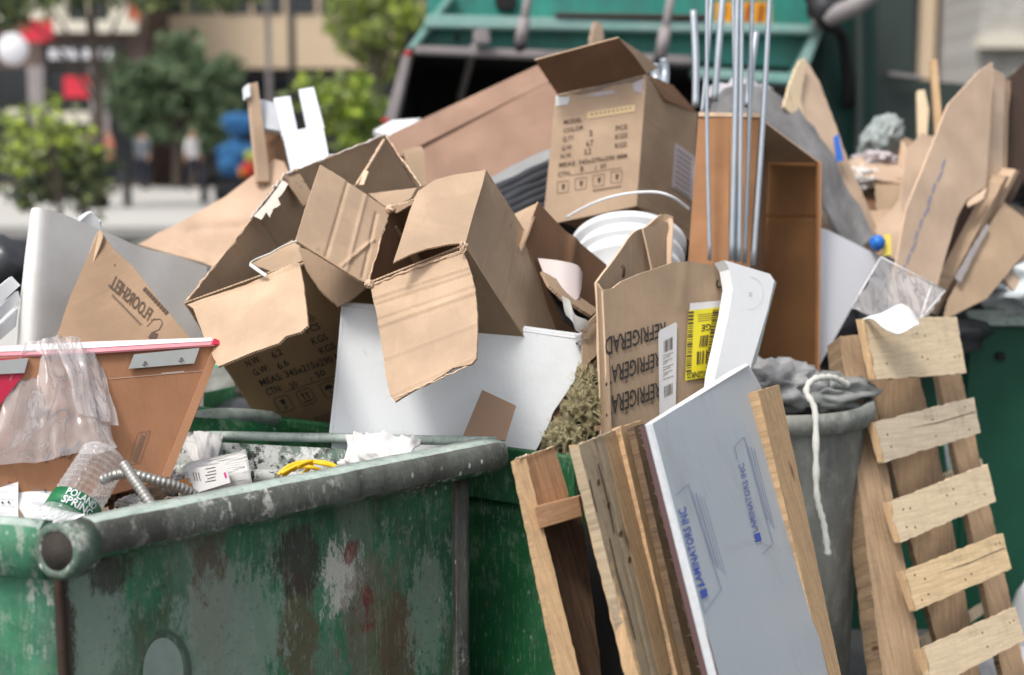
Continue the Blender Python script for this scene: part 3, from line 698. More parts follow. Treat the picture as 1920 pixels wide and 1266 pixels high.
tree('lime_shrub', 660, 15, 'lime green shrub between the white foam forks and the truck',
     [(650, 185, 0, .30, .28), (600, 165, .1, .22, .2), (690, 190, .1, .22, .25), (640, 240, 0, .36, .28), (560, 180, .2, .22, .13), (700, 240, .2, .2, .2)], LF2, .03, 1900, .08, 4, .0, kind='shrub', second=LF3)
# --- pedestrians
SKIN = simple('skin', (.42, .24, .17), .6, .05, 3); SHW = simple('white_shirt', (.72, .72, .72), .9, .04, 3); NAVY = simple('navy_trousers', (.02, .022, .04), .9, .1, 3)
HAIR = simple('dark_hair', (.03, .02, .015), .8, .1, 3); SHB = simple('blue_fabric', (.05, .19, .42), .8, .1, 3); SHR = simple('coral_shirt', (.5, .16, .12), .9, .05, 3); GRYF = simple('grey_shirt', (.13, .15, .17), .9, .05, 3)
def person(px, Y, label, top, low, face=0., stride=.18, h=1.72):
    x = HY(px, 300, Y).x
    k = h / 1.72
    J = [(0, 0, .95), (0, 0, 1.18), (0, 0, 1.40), (0, 0, 1.50), (0, -.01, 1.60), (0, -.01, 1.70),
         (.19, 0, 1.42), (.25, .02, 1.14), (.24, -.10, .90), (.23, -.13, .82), (-.19, 0, 1.42), (-.25, .05, 1.14), (-.24, .10, .90), (-.23, .12, .82),
         (.10, 0, .90), (.11, -stride * .6, .50), (.11, -stride * .8, .09), (.12, -stride - .16, .03), (-.10, 0, .90), (-.11, stride * .3, .50), (-.11, stride * 1.2, .10), (-.12, stride * 1.1 - .14, .03)]
    E = [(0, 1), (1, 2), (2, 3), (3, 4), (4, 5), (2, 6), (6, 7), (7, 8), (8, 9), (2, 10), (10, 11), (11, 12), (12, 13), (0, 14), (14, 15), (15, 16), (16, 17), (0, 18), (18, 19), (19, 20), (20, 21)]
    Rr = [.15, .14, .15, .06, .10, .07, .07, .05, .04, .045, .07, .05, .04, .045, .10, .065, .045, .04, .10, .065, .045, .04]
    me = bpy.data.meshes.new('person'); me.from_pydata([(a * k, b * k, c * k + .13) for a, b, c in J], E, [])
    o = bpy.data.objects.new('tmp', me); COL.objects.link(o); m = o.modifiers.new('s', 'SKIN')
    for i, r in enumerate(Rr): me.skin_vertices[0].data[i].radius = (r * k, r * k * (.72 if i < 3 else 1))
    me.skin_vertices[0].data[0].use_root = True
    ss = o.modifiers.new('u', 'SUBSURF'); ss.levels = 2; ss.render_levels = 2
    dg = bpy.context.evaluated_depsgraph_get(); me2 = bpy.data.meshes.new_from_object(o.evaluated_get(dg)); bpy.data.objects.remove(o)
    me2.name = 'person'; me2.materials.clear()
    for mm in (SKIN, top, low, HAIR): me2.materials.append(mm)
    for p in me2.polygons:
        c = p.center; z = (c.z - .13) / k; p.use_smooth = True
        p.material_index = 3 if (z > 1.66 or (z > 1.56 and c.y > .03)) else 0 if z > 1.46 else (1 if z > .93 and not (abs(c.x) > .2 * k and z < 1.05) else (0 if abs(c.x) > .19 * k and z > .7 else 2))
    ob = bpy.data.objects.new('person', me2); COL.objects.link(ob); ob.location = (x, Y, 0); ob.rotation_euler.z = face
    return tag(ob, label, 'person')
person(362, 40, 'person in white shirt and dark trousers walking on the far pavement', SHW, NAVY, R(70))
person(206, 38, 'person in coral top seen through the shrubs at far left', SHR, NAVY, R(-60))
person(172, 37.5, 'person in pale grey top behind the yellow green shrub', GRYF, NAVY, R(20))
person(268, 41, 'person in grey top standing below the big bushy tree', GRYF, NAVY, R(160), .05)
# blue umbrella / cart with coloured balloons near the pavement edge
cart = thing('vendor_cart', HY(450, 350, 33), 'bright blue covered vendor cart with red and yellow goods', 'cart')
pc = HY(450, 330, 33)
blob('blue_cover', HY(448, 300, 33), .50, SHB, cart, 4, .5, 2.2, (.9, .8, .8)); blob('blue_umbrella', HY(452, 232, 33.4), .42, SHB, cart, 4, .4, 2.2, (1, 1, .6))
tube('umbrella_pole', [HY(452, 330, 33.4), HY(452, 235, 33.4)], .03, DARKM, cart, smooth_n=1)
blob('red_goods', HY(466, 316, 32.5), .17, simple('red_goods', (.7, .06, .03)), cart, 2, .2); blob('yellow_goods', HY(470, 292, 32.6), .14, simple('yellow_green_goods', (.5, .6, .1)), cart, 2, .2); blob('orange_goods', HY(456, 322, 32.5), .12, simple('orange_goods', (.8, .3, .03)), cart, 2, .2)
for dx in (-.35, .35): lathe('wheel', [(.0, -.04), (.22, -.04), (.22, .04), (0, .04)], (pc.x + dx, 32.8, .35), (0, 1, 0), DARKM, cart, 20)
box('chassis', pc.x - .5, pc.x + .5, 32.7, 33.4, .35, .62, DARKM, cart)
for k, px in enumerate((384, 240)):
    p = GZ(px, 392 + 6 * k, 0); bo = thing('bollard', (p.x, p.y, 0), ('slim dark bollard at the edge of the far pavement in line with the white-shirted person', 'slim dark bollard left of the other one, behind the planter')[k], 'bollard', 'bollards on the far kerb')
    tube('post', [(p.x, p.y, 0), (p.x, p.y, .95)], .09, DARKM, bo, smooth_n=1); blob('cap', (p.x, p.y, .96), .1, DARKM, bo, 2, 0, sq=(1, 1, .5))

# ------------------------------------------------------------------ refuse truck (rear loader), tail towards us
T = 7.6
tr = thing('refuse_truck', (HY(1130, 200, T).x, T, 0), 'teal rear loading garbage truck with its hopper open behind the pile', 'truck')
def tb(name, q, dep, mat, Y=T, bev=.01, par=tr, dy=0):
    """polygon of photo pixels standing at Y, with depth"""
    pts = [HY(a, b, Y) for a, b in q]; n = len(pts)
    if isinstance(dy, (list, tuple)): pts = [HY(a, b, Y + e) for (a, b), e in zip(q, dy)]
    vs = pts + [p + Vector((0, dep, 0)) for p in pts]
    fs = [list(range(n))[::-1], [k + n for k in range(n)]] + [[k, (k + 1) % n, (k + 1) % n + n, k + n] for k in range(n)]
    o = newobj(name, vs, fs, mat, parent=par)
    bm = bmesh.new(); bm.from_mesh(o.data); bmesh.ops.recalc_face_normals(bm, faces=bm.faces)
    if bev: bmesh.ops.bevel(bm, geom=bm.edges[:], offset=bev, segments=2, affect='EDGES')
    bm.to_mesh(o.data); bm.free(); return o
# hopper cavity: real recess
tb('hopper_back', [(760, 60), (1520, 60), (1500, 900), (700, 900)], .1, HOP, T + 1.5)
tb('hopper_side', [(746, 96), (762, 96), (728, 700), (700, 700)], 1.45, HOP, T + .09)
tb('hopper_roof', [(764, 101), (1490, 140), (1490, 150), (764, 112)], 1.4, HOP, T + .1)
tb('side_frame', [(756, 98), (774, 98), (742, 235), (716, 800), (690, 800), (722, 220)], .16, SCUF, T - .08)
tb('side_frame', [(1506, 150), (1530, 150), (1530, 800), (1500, 800)], .16, TDK, T - .08)
tb('upper_hull', [(846, -220), (1560, -220), (1556, 20), (1500, 128), (1300, 118), (766, 90), (846, -40)], .25, TEAL, T + .03)
tb('edge_beam', [(838, -10), (856, -10), (782, 88), (758, 96)], .22, TEALP, T - .1, .01)
tb('edge_beam', [(1538, 30), (1560, 20), (1506, 152), (1478, 158)], .2, TEALP, T - .1, .01)
tb('cross_beam', [(776, 84), (1300, 104), (1300, 122), (776, 101)], .16, SCUF, T - .14)
tb('cross_beam', [(1300, 126), (1500, 138), (1500, 160), (1300, 146)], .16, TEALP, T - .14)
tb('upper_ledge', [(800, 26), (1536, 46), (1530, 64), (792, 52)], .16, TEALP, T - .12)
tb('upper_ledge', [(1040, 24), (1330, 28), (1330, 34), (1040, 30)], .18, simple('rust_brown_lip', (.12, .06, .05)), T - .14)
for (a, b, c_, d) in ((975, 85, 1000, -60), (1238, 110, 1268, -60)):
    s_ = tube('lift_strut', [HY(a, b, T - .3), HY(c_, d, T - .3)], .022, SCUF, tr, smooth_n=1)
    tube('strut_sleeve', [HY(a, b, T - .3), HY(a + (c_ - a) * .35, b + (d - b) * .35, T - .3)], .032, SCUF, s_, smooth_n=1)
    blob('pivot_pin', HY(a, b, T - .3), .035, DARKM, s_, 2, 0)
tb('latch_box', [(886, 55), (916, 52), (920, 82), (888, 84)], .1, SCUF, T - .24)
tb('latch_slot', [(852, 62), (862, 62), (862, 80), (852, 80)], .05, HOP, T - .08)
tube('hanging_chain', [HY(888, 88, T - .1), HY(878, 130, T + .2), HY(862, 185, T + .5)], .02, SCUF, tr)
tb('recess_block', [(926, -20), (970, -20), (966, 20), (930, 18)], .08, HOP, T - .06)
sg = tb('warning_panel', [(1342, 4), (1447, 4), (1447, 52), (1342, 50)], .03, AMB, T - .08, .004)
for k in range(4): tb('warning_stripe', [(1352 + k * 24, 8), (1362 + k * 24, 8), (1356 + k * 24, 46), (1346 + k * 24, 46)], .006, simple('panel_brown_print', (.35, .10, .02)), T - .09, 0, sg)
for a, b in ((765, 100), (722, 226)):
    q = HY(a, b, T - .12); blob('marker_light', q, .016, simple('red_marker', (.5, .02, .03), .3), tr, 2, 0, sq=(1.3, .6, .9))
# body behind the hopper, wheels and right-hand loader column
x0, x1 = HY(800, 200, T + 1.6).x, HY(1540, 200, T + 1.6).x
box('truck_body', x0, x1, T + 1.62, T + 8.5, .9, 3.4, TEAL, tr, .05)
for dx in (x0 + .2, x1 - .2):
    for yy in (T + 3.4, T + 4.7): lathe('wheel', [(.0, -.15), (.5, -.15), (.53, 0), (.5, .15), (0, .15)], (dx, yy, .53), (1, 0, 0), HOP, tr, 28)
tb('side_column', [(1540, -200), (1640, -200), (1650, 900), (1520, 900)], .5, TDK, T + .15, .02)
tb('side_rail', [(1604, -200), (1618, -200), (1624, 900), (1608, 900)], .1, GRN, T + .0, .01)
hh = [HY(1530, 40, T - .2), HY(1560, 30, T - .25), HY(1600, 12, T - .3), HY(1645, -20, T - .3)]
tube('hydraulic_arm', hh, .05, SCUF, tr)
blob('arm_joint', HY(1545, 18, T - .2), .09, DARKM, tr, 2, .1); tube('black_hose', [HY(1505, -40, T - .15), HY(1540, 40, T - .25), HY(1580, 70, T - .1), HY(1590, 200, T + .05)], .03, HOP, tr)
# dark grey-green box body standing to its right
bxr = thing('box_trailer', HY(1740, 800, 8.6), 'dark grey green steel box trailer right of the garbage truck', 'trailer')
tb('side_wall', [(1652, -220), (1718, -220), (1718, 150), (1840, 160), (1880, 400), (1880, 900), (1600, 900)], 1.6, GRN, 8.6, .02, bxr)
tb('grab_rail', [(1668, 133), (1730, 142), (1730, 150), (1668, 143)], .05, SCUF, 8.5, .005, bxr)
for k in range(2): lathe('wheel', [(.0, -.12), (.42, -.12), (.44, 0), (.42, .12), (0, .12)], (HY(1700 + 110 * k, 300, 8.5).x, 8.45, .44), (0, 1, 0), HOP, bxr, 24)
# ================================================================== BINS
ZR = .97
A = GZ(128, 990, ZR - .008); C = GZ(948, 826, ZR)
e1 = (C - A).normalized(); n1 = Vector((e1.y, -e1.x, 0))      # outward, towards the camera
B = GZ(345, 816, .93); Bc = (B - GZ(940, 822, ZR)); e2 = Vector((Bc.x, Bc.y, 0)).normalized()
LW = 1.15
da = thing('dumpster', (A + C) / 2 + e2 * .5 - Vector((0, 0, ZR)), 'battered green steel dumpster with rolled lip and pipe end, nearest at left', 'dumpster')
def quad_sheet(name, a, b, c, d, th, mat, par, nu=14, nv=10, amp=.004):
    """dented steel plate, a-b bottom, d-c top"""
    a, b, c, d = map(Vector, (a, b, c, d)); n = (b - a).cross(d - a).normalized(); sd_ = random.random() * 50
    vs, fs = [], []
    for s_ in (0, 1):
        for j in range(nv + 1):
            for i in range(nu + 1):
                p = (a.lerp(b, i / nu)).lerp(d.lerp(c, i / nu), j / nv)
                w = amp * noise.noise(p * 4 + Vector((sd_, 0, 0))) * math.sin(math.pi * i / nu) * math.sin(math.pi * j / nv) * 2
                vs.append(p + n * (w - s_ * th))
    N = (nu + 1) * (nv + 1); ix = lambda i, j: j * (nu + 1) + i
    for j in range(nv):
        for i in range(nu):
            q = [ix(i, j), ix(i + 1, j), ix(i + 1, j + 1), ix(i, j + 1)]; fs.append(q); fs.append([k + N for k in reversed(q)])
    sm = [True] * len(fs)
    rim = [(ix(i, 0), ix(i + 1, 0)) for i in range(nu)] + [(ix(nu, j), ix(nu, j + 1)) for j in range(nv)] + [(ix(i + 1, nv), ix(i, nv)) for i in range(nu)] + [(ix(0, j + 1), ix(0, j)) for j in range(nv)]
    for p, q in rim: fs.append([q, p, p + N, q + N]); sm.append(False)
    return newobj(name, vs, fs, mat, smooth=sm, parent=par)
def extr(name, prof, a, b, nrm, mat, par, n=24, wob=.0, fmats=None, round_end=False):
    """sweep profile (out, up) from a to b"""
    a, b = Vector(a), Vector(b); vs, fs, fm = [], [], []; m = len(prof)
    ax = (b - a).normalized()
    L = (b - a).length
    for i in range(n + 1):
        t = i / n; p = a.lerp(b, t); k = 1.
        if round_end and L * (1 - t) < .07: 
            z = 1 - L * (1 - t) / .07; k = math.sqrt(max(.02, 1 - z * z))
        for (o_, u_) in prof:
            w = wob * (noise.noise(Vector((t * L * 9, o_ * 30, u_ * 30))) + .5 * noise.noise(Vector((t * L * 30, o_ * 50, u_ * 50))))
            vs.append(p + nrm * (-.02 + (o_ + .02) * k + w) + Vector((0, 0, 1)) * (-.05 + (u_ + .05) * (k ** .5) + w))
    for i in range(n):
        for k in range(m):
            k2 = (k + 1) % m; fs.append([i * m + k, (i + 1) * m + k, (i + 1) * m + k2, i * m + k2]); fm.append(fmats[k] if fmats else 0)
    fs.append(list(range(m))); fs.append([n * m + k for k in reversed(range(m))]); fm += [0, 0]
    return newobj(name, vs, fs, mat if isinstance(mat, list) else [mat], fm, None, [True] * (len(fs) - 2) + [False, False], par)
zb = .08
ins = .052                                     # wall stands back under the lip
w0 = A + e1 * .0 - n1 * ins; w1 = C - e1 * .075 - n1 * ins
def at_z(p, z): return Vector((p.x, p.y, z))
def onf(px, py):
    r = ray(px, py); t = (at_z(w0, 0) - CP).dot(n1) / r.dot(n1); return CP + r * t
RU = (.115, .072, .048); BR = (.15, .11, .08)
PGF = paint('bin_front_worn', (.034, .150, .075), .5, .5, .6, .8, wk=.7, spots=[
    (onf(640, 1085), .105, .7, (.50, .50, .45), .95, 0.72), (onf(560, 1190), .07, .4, RU, .75, 0.61), (onf(700, 1170), .13, .5, BR, .6, 0.65), (onf(745, 1230), .08, .4, RU, .75, 0.63),
    (onf(395, 1110), .07, .3, RU, .75, 0.63), (onf(560, 1050), .09, .8, (.045, .032, .03), .8, 0.64), (onf(655, 1040), .05, .7, (.16, .03, .03), .8, 0.76), (onf(680, 1150), .09, .7, (.16, .03, .03), .8, 0.80),
    (onf(160, 1170), .10, .6, (.24, .32, .265), .65, 0.58), (onf(430, 1210), .19, .8, (.26, .34, .285), .6, 0.62), (onf(105, 1180), .05, .2, (.05, .032, .024), .9, 0.61), (onf(800, 1150), .10, .4, (.28, .36, .30), .5, 0.68), (onf(205, 1075), .06, 1., (.035, .028, .022), .8, 0.62)])
quad_sheet('front_wall', at_z(w0, zb), at_z(w1, zb), at_z(w1, ZR - .035), at_z(w0, ZR - .035), .006, PGF, da, 40, 24, .005)
l0 = w0 + e2 * LW
quad_sheet('side_wall', at_z(l0, zb), at_z(w0, zb), at_z(w0, ZR - .035), at_z(l0, ZR - .045), .006, PGB, da, 20, 20, .004)
r1 = w1 + e2 * (LW - .05)
quad_sheet('end_wall', at_z(w1, zb), at_z(r1, zb), at_z(r1, .925), at_z(w1, ZR - .03), .006, PIN, da, 20, 16, .003)
quad_sheet('back_wall', at_z(r1, zb), at_z(l0, zb), at_z(l0, ZR - .05), at_z(r1, ZR - .05), .006, PG, da, 20, 16, .003)
quad_sheet('floor_plate', at_z(l0, zb), at_z(w0, zb), at_z(w1, zb), at_z(r1, zb), .006, PG, da, 4, 4, 0)
# corner weld seams
tube('weld_seam', [at_z(w0, zb) + n1 * .004, at_z(w0, .55) + n1 * .006, at_z(w0, ZR - .1) + n1 * .004], .009, simple('rusty_weld', (.055, .035, .025), .8, .3, 30, .5), da)
extr('corner_post', [(.012, 0), (.012, -.86), (-.02, -.86), (-.02, 0)], at_z(w1 - e1 * .035, ZR - .05), at_z(w1 + e1 * .004, ZR - .05), n1, PLIP, da, 4, .001)
# rolled front lip: flat dusty top, bevelled front
prof = [(-.046, .003), (-.01, .005), (.003, .001), (.012, -.010), (.016, -.034), (.012, -.054), (.0, -.066), (-.025, -.073), (-.040, -.071), (-.042, -.02)]
fm = [1, 1, 0, 0, 0, 2, 2, 2, 0, 0]
extr('front_lip', prof, A + e1 * .045, C + e1 * .02, n1, [PLIP, PTOP, PG], da, 90, .0022, fm, True)
# trunnion pipe end
pc_ = P(108, 1032, 2.40) + e1 * .058
pax = (e1 * .8 + ray(105, 1035).normalized() * .55).normalized(); pc_ = P(105, 1034, 2.395)
lathe('pipe_end', [(.033, .05), (.032, .004), (.035, 0), (.044, -.001), (.049, .006), (.050, .02), (.048, .06)], pc_, pax, paint('pipe_paint', (.05, .12, .08), .4, .5, 1.0, .2, seed=3), da, 36, lambda a, h: 1 + .02 * math.sin(3 * a + h * 40) + .012 * math.sin(7 * a))
lathe('pipe_bore', [(.0, .11), (.0325, .11), (.0335, .0)], pc_ + pax * .002, pax, simple('pipe_bore_shade', (.05, .042, .036), .9, .5, 30, .6), da, 28)  # dark colour paints in the shade inside the hole
blob('pebble', pc_ + pax * .03 + Vector((.010, 0, -.016)), .015, simple('pinkish_stone', (.40, .30, .27), .8, .2, 30), da, 2, .3)
# rim band on the left side
bb = A - e1 * .012 - n1 * .02
bandp = [(.004, .006), (.016, -.004), (.018, -.05), (.014, -.096), (-.004, -.104), (-.02, -.09), (-.02, .0)]
n2 = Vector((-e2.y, e2.x, 0)); n2 = n2 if n2.dot(CP - bb) > 0 else -n2
extr('side_band', bandp, A + e1 * .0 - n1 * .03 + e2 * .03, A - n1 * .03 + e2 * LW, n2, [PGB, PTOP], da, 30, .001, [1, 0, 0, 0, 0, 0, 0])
pe = A - n1 * .03
0 and slab('band_end', [pe - n1 * -.03 + n2 * .018 + Vector((0, 0, -.1)), pe + e2 * .035 + n2 * .0185 + Vector((0, 0, -.1)), pe + e2 * .035 + n2 * .0185 + Vector((0, 0, .004)), pe + n1 * .03 + n2 * .018 + Vector((0, 0, .004))], -n2 * .02, PGB, da, .003)
# inner rim of the right end wall
extr('end_rim', [(.0, .006), (.012, .004), (.014, -.012), (-.02, -.012), (-.02, .004)], C - n1 * .03 - e1 * .02, at_z(C - n1 * .03 - e1 * .02 + e2 * (LW - .05), .925), -e1, PTOP, da, 24, .001)
extr('stiffener', [(.0, 0), (.02, -.004), (.02, -.03), (.0, -.034)], at_z(w1 + e2 * .1, .885), at_z(r1, .87), -e1, PIN, da, 12, .002)
for k in range(2):
    q = at_z(w0.lerp(w1, .15 + .7 * k) + e2 * .2, 0); lathe('caster', [(0, -.025), (.035, -.025), (.04, 0), (.035, .025), (0, .025)], q + Vector((0, 0, .04)), e1, HOP, da, 18)
# oval overspray plate low on the front
# loose plaster/paint crusts on the front wall and rim (raised relief)
def on_front(px, py, off=.0):
    r = ray(px, py); o_ = at_z(w0, 0) + n1 * off; t = (o_ - CP).dot(n1) / r.dot(n1); return CP + r * t
PWH = M('dried_white_paint', .7); _n = PWH.noise(40, 6); PWH.col(PWH.mix(_n, (.42, .42, .38), (.66, .66, .62))); PWH = PWH.m
def splat(name, pts, mat, off=.0015, par=None, th=.002):
    vs = [on_front(x, y, off) for x, y in pts]; n = len(vs)
    vs += [v - n1 * th for v in vs]; return newobj(name, vs, [list(range(n)), list(range(2 * n - 1, n - 1, -1))] + [[k, (k + 1) % n, (k + 1) % n + n, k + n] for k in range(n)], mat, parent=par)
OVS = paint('overspray_grey_paint', (.14, .19, .155), .8, .25, .5, .1, seed=21.)
OVD = M('overspray_dark_paint', .45); _n = OVD.noise(8, 8, .7); OVD.col(OVD.mix(_n, (.05, .075, .06), (.10, .125, .105))); OVD = OVD.m
def drip_patch(x0, x1, y0, y1, seed, drips=7, slant=0):
    pts = []; rr = random.Random(seed); n = 26
    for k in range(n + 1): t = k / n; pts.append((x0 + (x1 - x0) * t + slant * .0, y0 + 6 * noise.noise(Vector((t * 5, seed, 0))) - (x1 - x0) * t * .17))
    for k in range(8): t = k / 8; pts.append((x1 + 7 * noise.noise(Vector((t * 6, seed, 4))) - slant * t, y0 - (x1 - x0) * .17 + (y1 - y0) * t))
    for k in range(drips * 4 + 1):
        t = k / (drips * 4); ph = k % 4
        L = 0 if ph in (0, 3) else 14 + 30 * rr.random() * (ph == 2 or rr.random() < .5)
        pts.append((x1 - slant - (x1 - slant - x0) * t, y1 - (x1 - x0) * .12 * (1 - t) + L))
    for k in range(1, 8): t = k / 8; pts.append((x0 + 4 * noise.noise(Vector((t * 6, seed, 9))), y1 + (y0 - y1) * t))
    return pts
ov = [(268 + 38 + 38 * math.cos(a), 1262 + 66 * math.sin(a)) for a in [k * math.pi / 14 for k in range(28)]]
splat('overspray_oval', ov, simple('pale_overspray', (.25, .315, .275), .5, .3, 22), .0065, da, .001)
arc = [(310 + 50 * math.cos(a), 1262 + 80 * math.sin(a)) for a in [-1.9 + k * 2.6 / 14 for k in range(15)]]
splat('overspray_arc', arc + [(310 + 43 * math.cos(a), 1262 + 74 * math.sin(a)) for a in [-1.9 + k * 2.6 / 14 for k in range(14, -1, -1)]], OVD, .0075, da, .001)

# --- second green bin behind: the cardboard pile stands in it
ZQ = .93
q0 = GZ(362, 772, ZQ + .01); q1 = GZ(1075, 905, ZQ - .06)
db = thing('dumpster', GZ(900, 820, 0.0) + Vector((0, .4, 0)), 'bright green steel dumpster under the cardboard pile, behind the battered one', 'dumpster')
q1 = P(1086, 870, 3.12); q1.z = ZQ - .02
f0 = P(700, 870, 3.42); f0.z = ZQ - .02
ff = (q1 - f0); ff.z = 0; ff.normalize(); fn = Vector((ff.y, -ff.x, 0))
f0 = q1 - ff * 1.25
bk = -fn * 1.05
quad_sheet('front_wall', at_z(f0, .06), at_z(q1, .06), at_z(q1, ZQ - .13), at_z(f0, ZQ - .13), .006, PGN, db, 24, 16, .004)
slab('upper_band', [at_z(f0, ZQ - .126), at_z(q1, ZQ - .126), at_z(q1, ZQ), at_z(f0, ZQ)], -fn * -.02, PGN, db, .004)
quad_sheet('side_wall', at_z(q1, .06), at_z(q1 + bk, .06), at_z(q1 + bk, ZQ), at_z(q1, ZQ), .006, PGN, db, 10, 10, .003)
quad_sheet('side_wall', at_z(f0 + bk, .06), at_z(f0, .06), at_z(f0, ZQ), at_z(f0 + bk, ZQ), .006, PGN, db, 10, 10, .003)
quad_sheet('back_wall', at_z(q1 + bk, .06), at_z(f0 + bk, .06), at_z(f0 + bk, ZQ), at_z(q1 + bk, ZQ), .006, PGN, db, 10, 10, .003)
quad_sheet('floor_plate', at_z(f0 + bk, .06), at_z(f0, .06), at_z(q1, .06), at_z(q1 + bk, .06), .006, PGN, db, 3, 3, 0)
hb_ = P(985, 1000, 3.1); blob('hinge_pin', q1 - ff * .05 - Vector((0, 0, .11)) + fn * .03, .014, DARKM, db, 2, .1)
# rim piece with white-dusted top seen between the flap and the printed box
rm = tube('rim_pipe', [P(350, 790, 3.30), P(420, 782, 3.38), P(500, 786, 3.52), P(620, 800, 3.8)], .022, PTOP, db)
sheet('rim_plate', [(358, 782, 3.28), (440, 787, None), (620, 812, 3.5), (500, 812, None), (350, 806, 3.26), (358, 790, None)], PGN, db, th=.01)
# third bin far left behind
dc = thing('dumpster', P(410, 900, 4.3), 'small stretch of green bin with a grey sack in it, seen under the printed box', 'dumpster')
pbox('wall', 372, 470, 712, 900, 4.25, .05, PDK, dc, .01); 
lathe('rim_roll', [(.0, 0), (.05, 0), (.05, .5), (0, .5)], P(340, 716, 4.2), (1, 0, 0), PGB, dc, 16)
lone(blob('grey_sack', P(408, 738, 4.05), .085, RUBB, None, 3, .25, 1.6, (1.1, 1, .8)), 'grey dusty sack lying below the printed cardboard box', 'sack')
lone(blob('green_bag', P(405, 702, 4.12), .06, simple('green_bag_plastic', (.04, .30, .17), .3, .2, 8), None, 3, .3, 1.6, (1.5, 1, .45)), 'crumpled green bag on top of the grey sack', 'bag')
# --- far right bin
dd = thing('dumpster', P(1900, 1000, 4.6), 'large dark green dumpster at the right edge behind the leaning pallet', 'dumpster')
y_ = 4.55
pbox('front_wall', 1560, 2050, 604, 1190, y_, .03, PDK, dd, .004); pbox('upper_band', 1800, 2060, 580, 612, y_ - .04, .06, PTOP, dd, .008)
pbox('side_post', 1796, 1822, 600, 1190, y_ - .025, .02, PDK, dd, .004); 
p = HY(1560, 604, y_); q = HY(2050, 604, y_); box('back_wall', p.x, q.x, y_ + .9, y_ + .93, .2, p.z, PDK, dd); box('floor_plate', p.x + .003, q.x - .003, y_ + .035, y_ + .895, .2, .23, PDK, dd)
for k in range(2): lathe('caster', [(0, -.03), (.07, -.03), (.08, 0), (.07, .03), (0, .03)], (p.x + .25 + k * .55, y_ + .2, .1), (1, 0, 0), HOP, dd, 18); box('caster_fork', p.x + .22 + k * .55, p.x + .28 + k * .55, y_ + .15, y_ + .25, .1, .2, DARKM, dd)
pbox('bolt', 1870, 1886, 662, 676, y_ - .02, .02, HOP, dd, .004); pbox('latch', 1806, 1840, 614, 622, y_ - .05, .02, ALU, dd, .002)
KD_[0] = 1.125
# ================================================================== CARDBOARD PILE
# ---- box with printed side (large carton, front left of centre)
V1, V2, V3, V4 = (348, 568, 2.93), (536, 327, 3.22), (722, 254, 3.36), (745, 425, 3.02)
AX = (172, 272)
def sh(p, k=1., dd=.26): return (p[0] + AX[0] * k, p[1] + AX[1] * k, p[2] + dd * k)
bxl = thing('cardboard_box', P(560, 700, 3.2), 'big open kraft carton printed MEAS 345x215x290 on its shaded side, mouth up left', 'cardboard box')
fr = sheet('printed_panel', [V1, V4, sh(V4, 1), sh(V1, 1)], cardboard('cardboard_painted_shade', (.335, .225, .125), .3, .3), bxl, th=.006, bend=.0012, edge=KE, udir=(348, 568, 745, 425))  # this side's shade is put into a darker kraft colour
PLf = pl_of(fr)
sheet('back_panel', [(536, 327, 3.22), (630, 291, None), (722, 254, 3.36), sh(V3, .9, .3), sh(V2, .9, .3)], KR, bxl, th=.006, rag=.003, bend=.003, edge=KE, udir=(536, 327, 722, 254), creases=[(545, 322, 600, 410, -.004, .004)])
sheet('side_panel', [V1, (440, 452, None), V2, sh(V2, .9, .3), sh(V1, .95, .28)], KR, bxl, th=.006, rag=.0035, bend=.003, edge=KE, udir=(348, 568, 536, 327), creases=[(440, 455, 520, 590, .003, .005), (480, 400, 560, 520, -.003, .004), (395, 512, 450, 600, -.002, .006)])
sheet('side_panel', [V3, (792, 352, 3.16), V4, sh(V4, .9, .26), sh(V3, .9, .3)], KR, bxl, th=.006, rag=.002, bend=.003, edge=KE, udir=(722, 254, 792, 352), creases=[(706, 300, 760, 390, .004, .006), (730, 280, 790, 350, .004, .004)])
sheet('glue_tab', [(530, 330, 3.205), (562, 326, 3.23), (590, 372, 3.235), (569, 386, 3.21)], KR, bxl, th=.004, edge=KE, rag=.001)
for k, (a, b) in enumerate(((553, 343), (561, 350), (566, 341))):
    tube('staple', [P(a, b, 3.19), P(a + 3, b - 3, 3.185), P(a + 5, b + 2, 3.19)], .0008, ALU, bxl, smooth_n=2)
fl = sheet('front_flap', [(350, 570, 2.915), (460, 533, None), (553, 491, 2.86), (562, 494, None), (570, 540, None), (577, 610, 2.70), (563, 622, None), (535, 630, None), (522, 643, None), (470, 661, None), (408, 686, 2.72), (385, 640, None), (362, 578, None)], KL, bxl, th=.006, rag=.0013, bend=.003, edge=KE, udir=(350, 570, 553, 491), creases=[(362, 573, 556, 500, -.003, .006)])
pk = sheet('torn_flap', [(470, 495, 3.07), (548, 449, 3.1), (570, 470, None), (572, 493, None), (520, 512, 2.98)], KR, bxl, th=.005, rag=.002, bend=.002, edge=KE)
sheet('inner_flap', [(560, 462, 2.99), (602, 478, None), (690, 536, 2.95), (660, 560, None), (634, 574, 2.90), (602, 545, None), (575, 505, None)], KD, bxl, th=.006, rag=.0015, bend=.002, edge=KE)
sheet('inner_flap', [(690, 362, 3.2), (782, 352, 3.12), (770, 372, None), (735, 392, 3.06), (720, 386, None)], KR, bxl, th=.005, rag=.002, bend=.003, edge=KE)
tube('torn_strip', [P(720, 262, 3.33), P(702, 292, 3.28), P(690, 312, 3.24), P(668, 346, 3.18)], .004, KEP, bxl, rfun=lambda i, n, L: .003 + .005 * abs(noise.noise(Vector((i * .6, 2, 0)))))
sheet('torn_strip', [(683, 318, 3.22), (691, 322, None), (682, 346, 3.18), (664, 348, 3.19)], KEP, bxl, th=.002, rag=.002)
